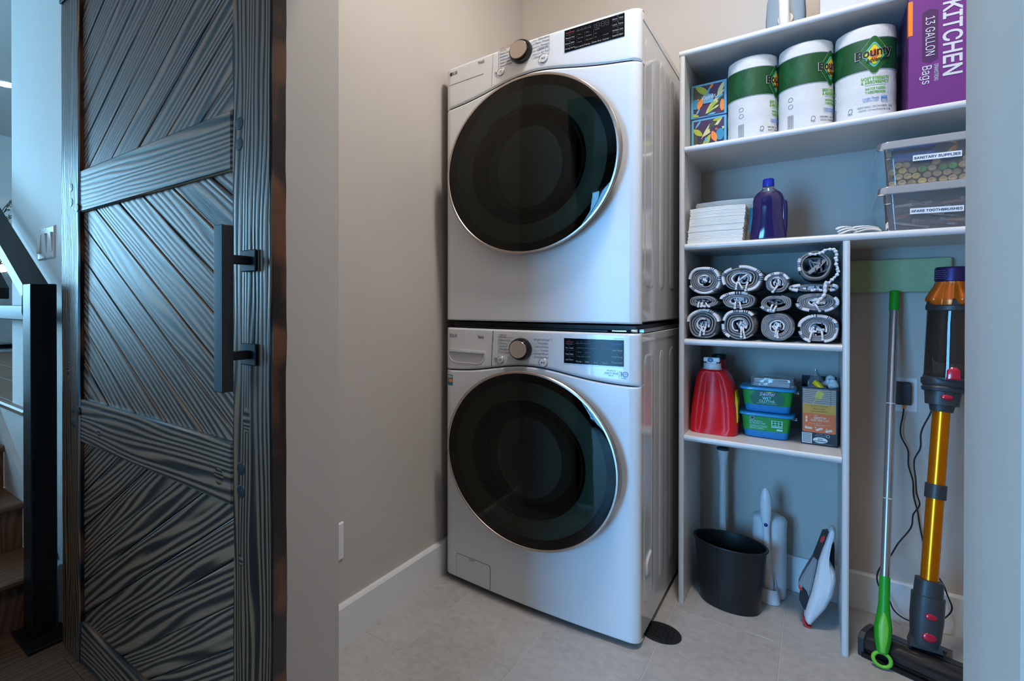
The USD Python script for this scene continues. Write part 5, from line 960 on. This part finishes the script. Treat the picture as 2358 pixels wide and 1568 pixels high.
mat('pan_white', (.70, .72, .74), .35); mat('pan_red', (.65, .02, .02), .4); mat('bristle', (.012, .014, .018), .7); mat_clear('pan_grey_clear', (.45, .5, .55), .1, 1.4, (.35, .40, .44), .65)
t = Thing('dustpan_set', 'white dustpan nested with its brush leaning by the shelf divider', 'dustpan', (.012, 2.25, 0)); yq = 2.225
sc = lambda pts, y=yq: sg.Polygon([at(1540 + u / 2.761, 1000 + v / 2.761, 'y', y)[[0, 2]] for u, v in pts])
def shell(poly, y0, y1, e, mn, nm, label=None, under=None):
    q = poly.buffer(.0001); inn = q.buffer(-e)
    return t.part(nm, cat([ext_y(q, y0 + e, y1 - e), ext_y(inn, y0, y0 + e + .0003), ext_y(inn, y1 - e, y1)]), mn, label, under)
pan = sg.Polygon(sc([(1012, 625), (1030, 604), (1052, 608), (1065, 640), (1058, 690), (1030, 730), (1006, 770), (1012, 810), (1040, 860), (1062, 905), (1066, 955), (1048, 1040), (1005, 1120), (950, 1180), (905, 1230), (880, 1222), (860, 1190), (856, 1160), (872, 1105), (905, 1010), (935, 880), (950, 800), (985, 700)]).exterior.coords).buffer(.004, quad_segs=6).buffer(-.004, quad_segs=6)
# a swollen solid: slices of the outline shrinking towards both faces
K = []
for k, (d, y) in enumerate(((.012, -.002), (.006, .004), (.002, .012), (0, .026), (.0, .045), (.003, .058), (.008, .064))):
    g = pan.buffer(-d); g = max(polys(g), key=lambda q_: q_.area); L_ = g.exterior; K.append([(p.x, yq + y, p.y) for p in (L_.interpolate(s, normalized=True) for s in np.linspace(0, 1, 90, endpoint=False))])
def aligned(K):
    out = [np.array(K[0])]
    for r in K[1:]:
        r = np.array(r); best = min(range(0, 90), key=lambda s: ((np.roll(r, s, 0)[::6] - out[-1][::6]) ** 2).sum()); out.append(np.roll(r, best, 0))
    return out
t.part('dustpan', loft(aligned(K)), 'pan_white', smooth=50)
t.part('pan_lip', ext_y(sc([(855, 1163), (862, 1190), (880, 1222), (905, 1231), (898, 1236), (872, 1228), (854, 1198), (850, 1170)]), yq + .004, yq + .058), 'pan_red', 'red rubber lip')
shell(sc([(922, 790), (900, 825), (872, 870), (845, 915), (824, 960), (826, 985), (838, 1005), (852, 980), (876, 1010), (890, 1045), (905, 1000), (930, 890), (945, 800)]), yq + .010, yq + .060, .004, 'pan_grey_clear', 'brush_hood', 'smoky grey brush hood')
t.part('hood_tip', ext_y(sc([(823, 968), (832, 966), (850, 1000), (836, 1005), (826, 990)]), yq + .012, yq + .056), 'pan_red')
shell(sc([(978, 630), (1022, 626), (1010, 665), (975, 735), (948, 810), (918, 782), (950, 700)]), yq + .008, yq + .042, .003, 'dark_plastic', 'brush_grip', 'black brush grip')
t.part('grip_inset', ext_y(ell(*at(1540 + 978 / 2.761, 1000 + 672 / 2.761, 'y', yq)[[0, 2]], .0045, .0125, -18), yq + .0065, yq + .009), 'pan_red', 'red grip inset')
t.part('bristles', ext_y(sc([(850, 985), (836, 1010), (828, 1060), (850, 1110), (866, 1130), (890, 1050), (872, 1012)]), yq + .014, yq + .056), 'bristle', kind='stuff')
t.part('bristles', ext_y(sc([(1050, 700), (1058, 760), (1058, 900), (1066, 950), (1060, 1010), (1010, 820), (1008, 772)]), yq + .056, yq + .085), 'bristle', kind='stuff')

# flat mop, head up
mat_noise('mop_pad', (.36, .43, .23), (.43, .50, .29), .9, (200, 200, 200), bump=.4, bscale=260); mat('mop_green', (.012, .30, .012), .4); mat('mop_lime', (.16, .52, .04), .4); mat('mop_alu', (.46, .47, .49), .30, .9)
mb = np.array([.1525, 2.118, .014]); mt_ = np.array([.2025, 2.445, 1.096]); md = (mt_ - mb) / np.linalg.norm(mt_ - mb); ML = np.linalg.norm(mt_ - mb)
t = Thing('flat_mop', 'upside-down flat mop with pale green pad, silver pole and green grip leaning on the wall', 'mop', mb)
mp = lambda s: mb + md * s
sz = lambda zz: (zz - mb[2]) / md[2]
t.part('pole', tube([mp(sz(.235)), mp(sz(1.045))], .0105, 20), 'mop_alu', 'silver telescopic pole')
for zz, r in ((.74, .0112), (.46, .0114)): t.part('pole_joint', tube([mp(sz(zz)), mp(sz(zz) + .003)], r, 20), 'appliance_grey')
t.part('socket', tube([mp(sz(1.035)), mp(sz(1.099))], .0122, 20), 'mop_green', 'green socket')
su = np.cross(md, (0, -1., .2)); su /= np.linalg.norm(su); sv = np.cross(md, su)
t.part('grip', loft([sring(mp(sz(z)), a, b, 2, 28, su, sv) for z, a, b in ((.245, .0118, .0118), (.17, .0125, .0125), (.145, .0150, .0140), (.11, .0195, .0155), (.08, .0185, .0145), (.055, .0145, .0105), (.042, .0115, .008))]), 'mop_green', 'green soft grip', smooth=60)
fr_ = -sv if sv[1] > 0 else sv
t.part('grip_inset', loft([sring(mp(sz(z)) + fr_ * d, a, .0035, 2, 20, su, sv) for z, a, d in ((.150, .002, .0125), (.135, .0075, .0130), (.11, .0115, .0140), (.08, .010, .0130), (.055, .006, .0095), (.045, .006, .007))]), 'mop_lime', 'lime grip inset', smooth=60)
hc = mp(sz(.026)); aa = np.linspace(0, 2 * np.pi, 40)
t.part('hang_ring', tube([hc + su * .0185 * math.cos(a) + md * .0185 * math.sin(a) for a in aa], .0048, 12, False), 'mop_lime', 'lime hanging ring')
P0, P1 = at(1958, 596, 'y', 2.462), at(2194, 596, 'y', 2.462); Q1 = at(2194, 673, 'y', 2.462); xl = .0845
t.part('pad', rbox(xl, P1[0], 2.462, 2.486, Q1[2] + .002, (P0[2] + P1[2]) / 2, .006, 10), 'mop_pad', 'pale green flat mop pad')


# outlets and adapter
def outlet(name, label, cat_, c, n, u, w=.072, h=.116):
    t = Thing(name, label, cat_, c); c = np.array(c, float); u, n = np.array(u, float), np.array(n, float)
    t.part('cover_plate', hull([c + u * a + ZP * b + n * d for a, b, d in [(s1 * w / 2, s2 * h / 2, .0003) for s1 in (-1, 1) for s2 in (-1, 1)] + [(s1 * (w / 2 - .004), s2 * (h / 2 - .004), .0055) for s1 in (-1, 1) for s2 in (-1, 1)]]), 'trim_white')
    for s in (-1, 1): t.part('receptacle', place(ext(rrect(-.0165, -.0145, .0165, .0145, .008), .002), c + ZP * s * .0195 + n * .005, u, ZP, n), 'plunger_white')
    return t
oc = at(2079, 908, 'y', YB); outlet('wall_outlet', 'white wall outlet plate behind the mop and charger', 'outlet', (oc[0], YB, oc[2]), (0, -1, 0), XP)
lo = at(790, 1242, 'x', XL); outlet('wall_outlet', 'white wall outlet plate low on the left closet wall, half hidden by the door jamb', 'outlet', (XL, lo[1] - .036, lo[2]), XP, (0, -1, 0))
a0, a1 = at(2060, 931, 'y', 2.463), at(2100, 882, 'y', 2.463)
t = Thing('charger', 'dark grey charger plugged into the outlet with a thin black cable', 'charger', ((a0[0] + a1[0]) / 2, 2.465, a0[2]))
t.part('adapter', rbox(a0[0] - .004, a1[0], 2.463, 2.4925, a0[2], a1[2], .004, 10), 'rubber'); ac = at(2081, 931, 'y', 2.475)
t.part('strain_relief', lathe([(0, 0), (.0045, 0), (.003, -.012), (0, -.012)], (ac[0], 2.476, a0[2]), ZP, 14), 'art_orange', 'orange strain relief')
c1 = [(630, 150), (612, 280), (612, 420), (670, 540), (672, 650), (715, 820), (720, 940), (755, 1080), (775, 1210), (800, 1330)]
c1 = [at(1920 + u / 3.92, 900 + v / 3.92, 'y', 2.476) for u, v in c1]; c2 = [at(1920 + u / 4.93, 1250 + v / 4.93, 'y', 2.47 - k * .004) for k, (u, v) in enumerate([(1130, 320), (1230, 450), (1300, 620), (1342, 750), (1300, 820), (1130, 905)])]
c3 = [at(1920 + u / 4.93, 1250 + v / 4.93, 'y', 2.452 - .004 * k) for k, (u, v) in enumerate([(950, 905), (860, 885), (680, 760), (625, 640), (525, 510), (495, 440), (510, 310), (640, 150), (735, 0)])]
c4 = [at(1920 + u / 3.92, 900 + v / 3.92, 'y', 2.432 - k * .009) for k, (u, v) in enumerate([(600, 1350), (708, 1200), (720, 1110), (775, 1030), (755, 950), (740, 800), (735, 600), (780, 520), (785, 400), (820, 300), (890, 70)])]
t.part('cable', tube(smooth_path(c1 + c2 + c3 + c4[1:], 260), .0021, 7), 'matte_black', 'thin black charging cable')

# cordless stick vacuum
mat('vac_purple', (.035, .022, .11), .38, .5); mat('vac_orange', (.62, .13, .008), .26, .35); mat('wand_orange', (.80, .24, .005), .28, .85); mat('vac_grey', (.030, .034, .038), .42); mat('vac_red', (.45, .005, .03), .22, coat_weight=.5); mat_clear('smoked_plastic', (.42, .40, .38), .04, 1.5, (.06, .05, .045), .30); mat('cyclone_grey', (.11, .10, .095), .5); mat('felt_streak', (.26, .035, .05), .7); mat('felt_grey', (.07, .075, .09), .7)
vb = np.array([.243, 2.165, .095]); vt = at(2170, 915, 'y', 2.262); vd = (vt - vb) / np.linalg.norm(vt - vb)
V = Thing('stick_vacuum', 'cordless stick vacuum with orange wand standing beside the mop', 'vacuum cleaner', (.25, 2.17, 0))
vp = lambda z: vb + vd * (z - vb[2]) / vd[2]
zat = lambda px, py, y: at(px, py, 'y', y)[2]
vu = np.array([math.cos(-.38), math.sin(-.38), 0]); vw = np.cross(ZP, vu)           # along and across the floor head
zn = zat(2127, 1338, 2.19)
V.part('wand', tube([vp(zn - .01), vp(zat(2160, 935, 2.255) + .01)], .0185, 32), 'wand_orange', 'metallic orange wand', smooth=60)
zb_ = zat(2150, 1130, 2.225); V.part('wand_band', tube([vp(zb_ - .020), vp(zb_ + .020)], .0225, 32), 'vac_grey', 'dark grey band')
def ringat(p, r, k=1.0): x_ = np.cross(vd, (0, 1., 0)); x_ /= np.linalg.norm(x_); y_ = np.cross(vd, x_); return sring(p, r, r * k, 2.6, 36, x_, y_)
nk = V.part('neck', loft([ringat(vp(z), r) for z, r in ((.090, .028), (.11, .031), (.16, .034), (zn - .035, .034), (zn - .034, .030), (zn + .008, .0285), (zn + .009, .023))]), 'vac_grey', 'dark grey neck', smooth=40)
def rbut(z, r, mn='vac_red', k=.7, off=.033):
    f = np.cross(vd, np.cross((0.12, -1., 0), vd)); f /= np.linalg.norm(f); s = np.cross(f, vd); c = vp(z) + f * off
    V.part('release_button', loft([sring(c + f * d, r * a, r * k * a, 2.2, 24, s, vd) for d, a in ((-.004, 1), (.001, 1), (.0035, .8), (.0045, .3))]), mn, 'glossy red button', smooth=60)
rbut(zn - .085, .0125); rbut(.117, .0145, k=.85, off=.030)
za = zat(2168, 938, 2.262)
V.part('wand_collar', loft([ringat(vp(z), r) for z, r in ((za - .012, .023), (za + .006, .026), (za + .007, .034), (za + .045, .037), (za + .046, .042), (za + .055, .0445), (za + .060, .041), (za + .068, .046), (za + .082, .046), (za + .088, .038))]), 'vac_grey', 'dark grey collar', smooth=40)
rbut(za + .030, .0125, k=.65, off=.0355)
bin0 = za + .086; bin1 = zat(2138, 712, 2.275); bc_ = lambda z: vp(za + .08) + (vd * .35 + ZP * .65) * (z - za - .08) + (.012, .0, 0)
bR = lambda z: .0535 - .004 * (z - bin0) / (bin1 - bin0)
V.part('dust_bin', loft([sring(bc_(z), bR(z), bR(z), 2, 44) for z in np.linspace(bin0 + .002, bin1, 6)], caps=False), 'smoked_plastic', 'smoky clear dust bin', smooth=60)
V.part('bin_base', loft([sring(bc_(z), r, r, 2, 44) for z, r in ((bin0 - .004, .050), (bin0, .0545), (bin0 + .006, .0545), (bin0 + .007, .050))]), 'vac_grey'); V.part('cyclone_shroud', loft([sring(bc_(z), r, r, 2, 36) for z, r in ((bin0 + .045, .026), (bin0 + .05, .034), (bin1 - .06, .036), (bin1 - .055, .041), (bin1 - .002, .043))]), 'cyclone_grey', 'grey cyclone shroud', smooth=40)
V.part('bin_latch', hull([bc_(bin0 + z) + (x, -.0525 - d, 0) for z, x, d in ((.0, -.014, 0), (.0, .014, 0), (.028, -.013, 0), (.028, .013, 0), (.037, -.006, 0), (.037, .006, 0), (.004, -.011, .006), (.004, .011, .006), (.026, -.010, .0055), (.026, .010, .0055), (.033, 0, .004))]), 'vac_red', 'glossy red bin latch')
V.part('bin_rim', loft([sring(bc_(z), r, r, 2, 44) for z, r in ((bin1 - .003, .0505), (bin1, .053), (bin1 + .012, .053), (bin1 + .014, .05))]), 'vac_grey')
og0, og1 = bin1 + .0142, zat(2157, 648, 2.28); q = []
lobes = lambda z, r, amp: np.array([bc_(z) + ((r + amp * max(0, math.cos(5 * a)) ** .7) * math.cos(a), (r + amp * max(0, math.cos(5 * a)) ** .7) * math.sin(a), 0) for a in np.arange(90) * 2 * np.pi / 90 + .35])
V.part('cyclone_head', loft([lobes(z, r, am) for z, r, am in ((og0, .043, .006), (og0 + .012, .045, .016), (og0 + .022, .044, .016), (og1 - .014, .034, .009), (og1, .034, .003))]), 'vac_orange', 'copper orange cyclone head', smooth=35)
for k in range(5):
    a = .35 + .628 + k * 1.2566; d = np.array([math.cos(a), math.sin(a), 0]); s = np.array([-d[1], d[0], 0]); V.part('cyclone_rib', hull([bc_(og0 + z) + d * r + s * w for z, r, w in ((-.008, .047, .009), (-.008, .047, -.009), (.018, .046, .006), (.018, .046, -.006), (.0, .054, .008), (.0, .054, -.008), (.014, .0505, .005), (.014, .0505, -.005))]), 'vac_grey')
pz1 = zat(2160, 615, 2.28)
vf = V.part('filter_cap', loft([sring(bc_(z), r, r, 2, 44) for z, r in ((og1 + .0002, .034), (og1 + .002, .0365), (pz1 - .006, .0365), (pz1, .0340), (pz1 + .001, .030))]), 'vac_purple', 'violet filter cap', smooth=40)
dots = []
for i in range(7):
    for j in range(5):
        a = math.radians(196 + i * 7 + (j % 2) * 3.5); z = og1 + .010 + j * .0055; s = tri(m3.Manifold.sphere(.0009, 6)); s.apply_translation(bc_(z) + (.0365 * math.cos(a), .0365 * math.sin(a), 0)); dots.append(s)
V.part('vent_dots', cat(dots), 'screen_white', under=vf, kind='stuff')
# motor body and grip run back over the top, behind the jamb
V.part('motor_housing', rbox(bc_(bin1)[0] + .045, bc_(bin1)[0] + .15, 2.245, 2.315, bin1 - .06, bin1 + .06, .02, 12), 'vac_grey'); V.part('pistol_grip', tube(smooth_path([(bc_(bin1)[0] + .14, 2.28, bin1 + .03), (bc_(bin1)[0] + .19, 2.28, bin1 - .02), (bc_(bin1)[0] + .19, 2.28, bin1 - .10)], 12), .017, 14), 'vac_grey')
# floor head
hd = np.array([.118, 2.192, 0]); HL = .27
ha = lambda s, d, z: hd + vu * s + vw * d + ZP * z
cyl = lambda s0, s1, r, d, z, n=36: loft([[ha(s, d + r * math.cos(a), z + r * math.sin(a)) for a in np.arange(n) * 2 * np.pi / n] for s in (s0, s1)])
V.part('roller_window', cyl(.012, HL, .0335, 0, .0365), 'smoked_plastic', 'clear roller cover', smooth=60); V.part('brush_roller', cyl(.014, HL - .002, .0285, 0, .0365), 'felt_grey', 'dark felt roller', smooth=60)
for k in (0, math.pi):
    P = [ha(s, .0292 * math.cos(k + s * 24), .0365 + .0292 * math.sin(k + s * 24)) for s in np.linspace(.02, HL - .01, 60)]; V.part('roller_stripe', tube(P, .0024, 6), 'felt_streak')
V.part('end_cap', loft([[ha(s, d * k, .036 + z * k) for d, z in [(-.036, -.034), (.034, -.034), (.046, .0), (.044, .036), (.012, .038), (-.02, .033), (-.036, .018)]] for s, k in ((-.002, .93), (.0, 1.0), (.012, 1.0))]), 'vac_grey', 'dark end cap')
V.part('rear_housing', loft([[ha(s, d, z) for d, z in ((.012, .0692), (.047, .066), (.058, .045), (.058, .012), (.036, .004), (.03, .03), (.02, .05))] for s in (.010, HL)]), 'dark_plastic'); V.part('front_strip', loft([[ha(s, d, z) for d, z in ((-.040, .003), (-.034, .0035), (-.033, .016), (-.039, .014))] for s in (.008, HL)]), 'gloss_black')
for k in range(8): V.part('strip_stud', lathe([(0, .0007), (.0022, .0004), (.0022, -.001)], ha(.075 + k * .026, -.0388, .0085), -vw + ZP * .1, 10), 'steel')
for s in (.074, .196):
    V.part('wheel', cyl(s, s + .024, .0265, .082, .0270, 28), 'matte_black', 'ribbed black wheel', smooth=40); V.part('axle', cyl(min(s, .13) + (.0 if s < .1 else 0) + (.024 if s < .1 else 0), .135 if s < .1 else s, .013, .082, .030, 18) if s < .1 else cyl(.16, s, .013, .082, .030, 18), 'vac_grey')
jb = vp(.095); V.part('hinge_block', hull([ha(s, d, z) for s in (.100, .166) for d, z in ((.030, .030), (.075, .020), (.080, .075), (.040, .082), (.014, .071))]), 'dark_plastic', 'black hinge block'); V.part('hinge_yoke', hull([jb + p for p in ((-.034, -.02, -.015), (.034, -.02, -.015), (-.034, .025, -.015), (.034, .025, -.015), (-.028, -.02, .012), (.028, -.02, .012), (-.028, .024, .012), (.028, .024, .012))]), 'vac_grey')

# ------------------------------------------------------------ things on the top board
mat('iron_body', (.22, .28, .33), .25, coat_weight=.4); mat('iron_edge', (.06, .11, .18), .25); mat('iron_dial', (.62, .57, .50), .4); mat('handle_white', (.76, .75, .72), .3)
ic = at(1808, 40, 'y', 2.235); ix = ic[0]
t = Thing('steam_iron', 'blue grey steam iron with white handle standing upright on the top board', 'iron', (ix, 2.25, ST))
outl = [(.047, 0), (.050, .03), (.0505, .08), (.047, .14), (.036, .20), (.018, .245), (.002, .258)]
t.part('iron_body', loft([sring((ix, 2.248, ST + h + .0006), a, .022 * (1 - .5 * h / .26), 2.6, 36) for a, h in outl]), 'iron_body', smooth=50)
t.part('soleplate', loft([sring((ix, 2.272, ST + h + .0006), a + .003, .004, 3, 36) for a, h in outl]), 'iron_edge', 'dark blue soleplate edge', smooth=50)
t.part('handle', tube(smooth_path([(ix + .001, 2.236, ST + .012), (ix, 2.205, ST + .018), (ix - .001, 2.192, ST + .06), (ix - .002, 2.192, ST + .13), (ix - .002, 2.205, ST + .18), (ix - .001, 2.238, ST + .20)], 26), .0135, 18), 'handle_white', 'white handle', smooth=60)
t.part('dial', lathe([(0, -.006), (.0195, -.006), (.0215, -.002), (.0215, .004), (0, .004)], (ix + .001, 2.2225, ST + .052), YP, 32), 'iron_dial', 'beige temperature dial', smooth=40)
mat('carton_grey', (.50, .50, .51), .5)
kx = at(1888, 22, 'y', 2.185)[0]
t = Thing('storage_carton', 'pale grey carton on the top board right of the iron', 'box', (kx + .2, 2.3, ST)); t.part('carton', box(kx, kx + .40, 2.185, 2.44, ST + .0165, ST + .20, .001), 'carton_grey'); t.part('carton_base', box(kx + .006, kx + .394, 2.190, 2.436, ST + .0004, ST + .0164, .001), 'matte_black', 'black base'); t.part('base_mark', box(kx + .03, kx + .06, 2.1888, 2.1899, ST + .003, ST + .013, .0003), 'leaf_green', 'green mark')
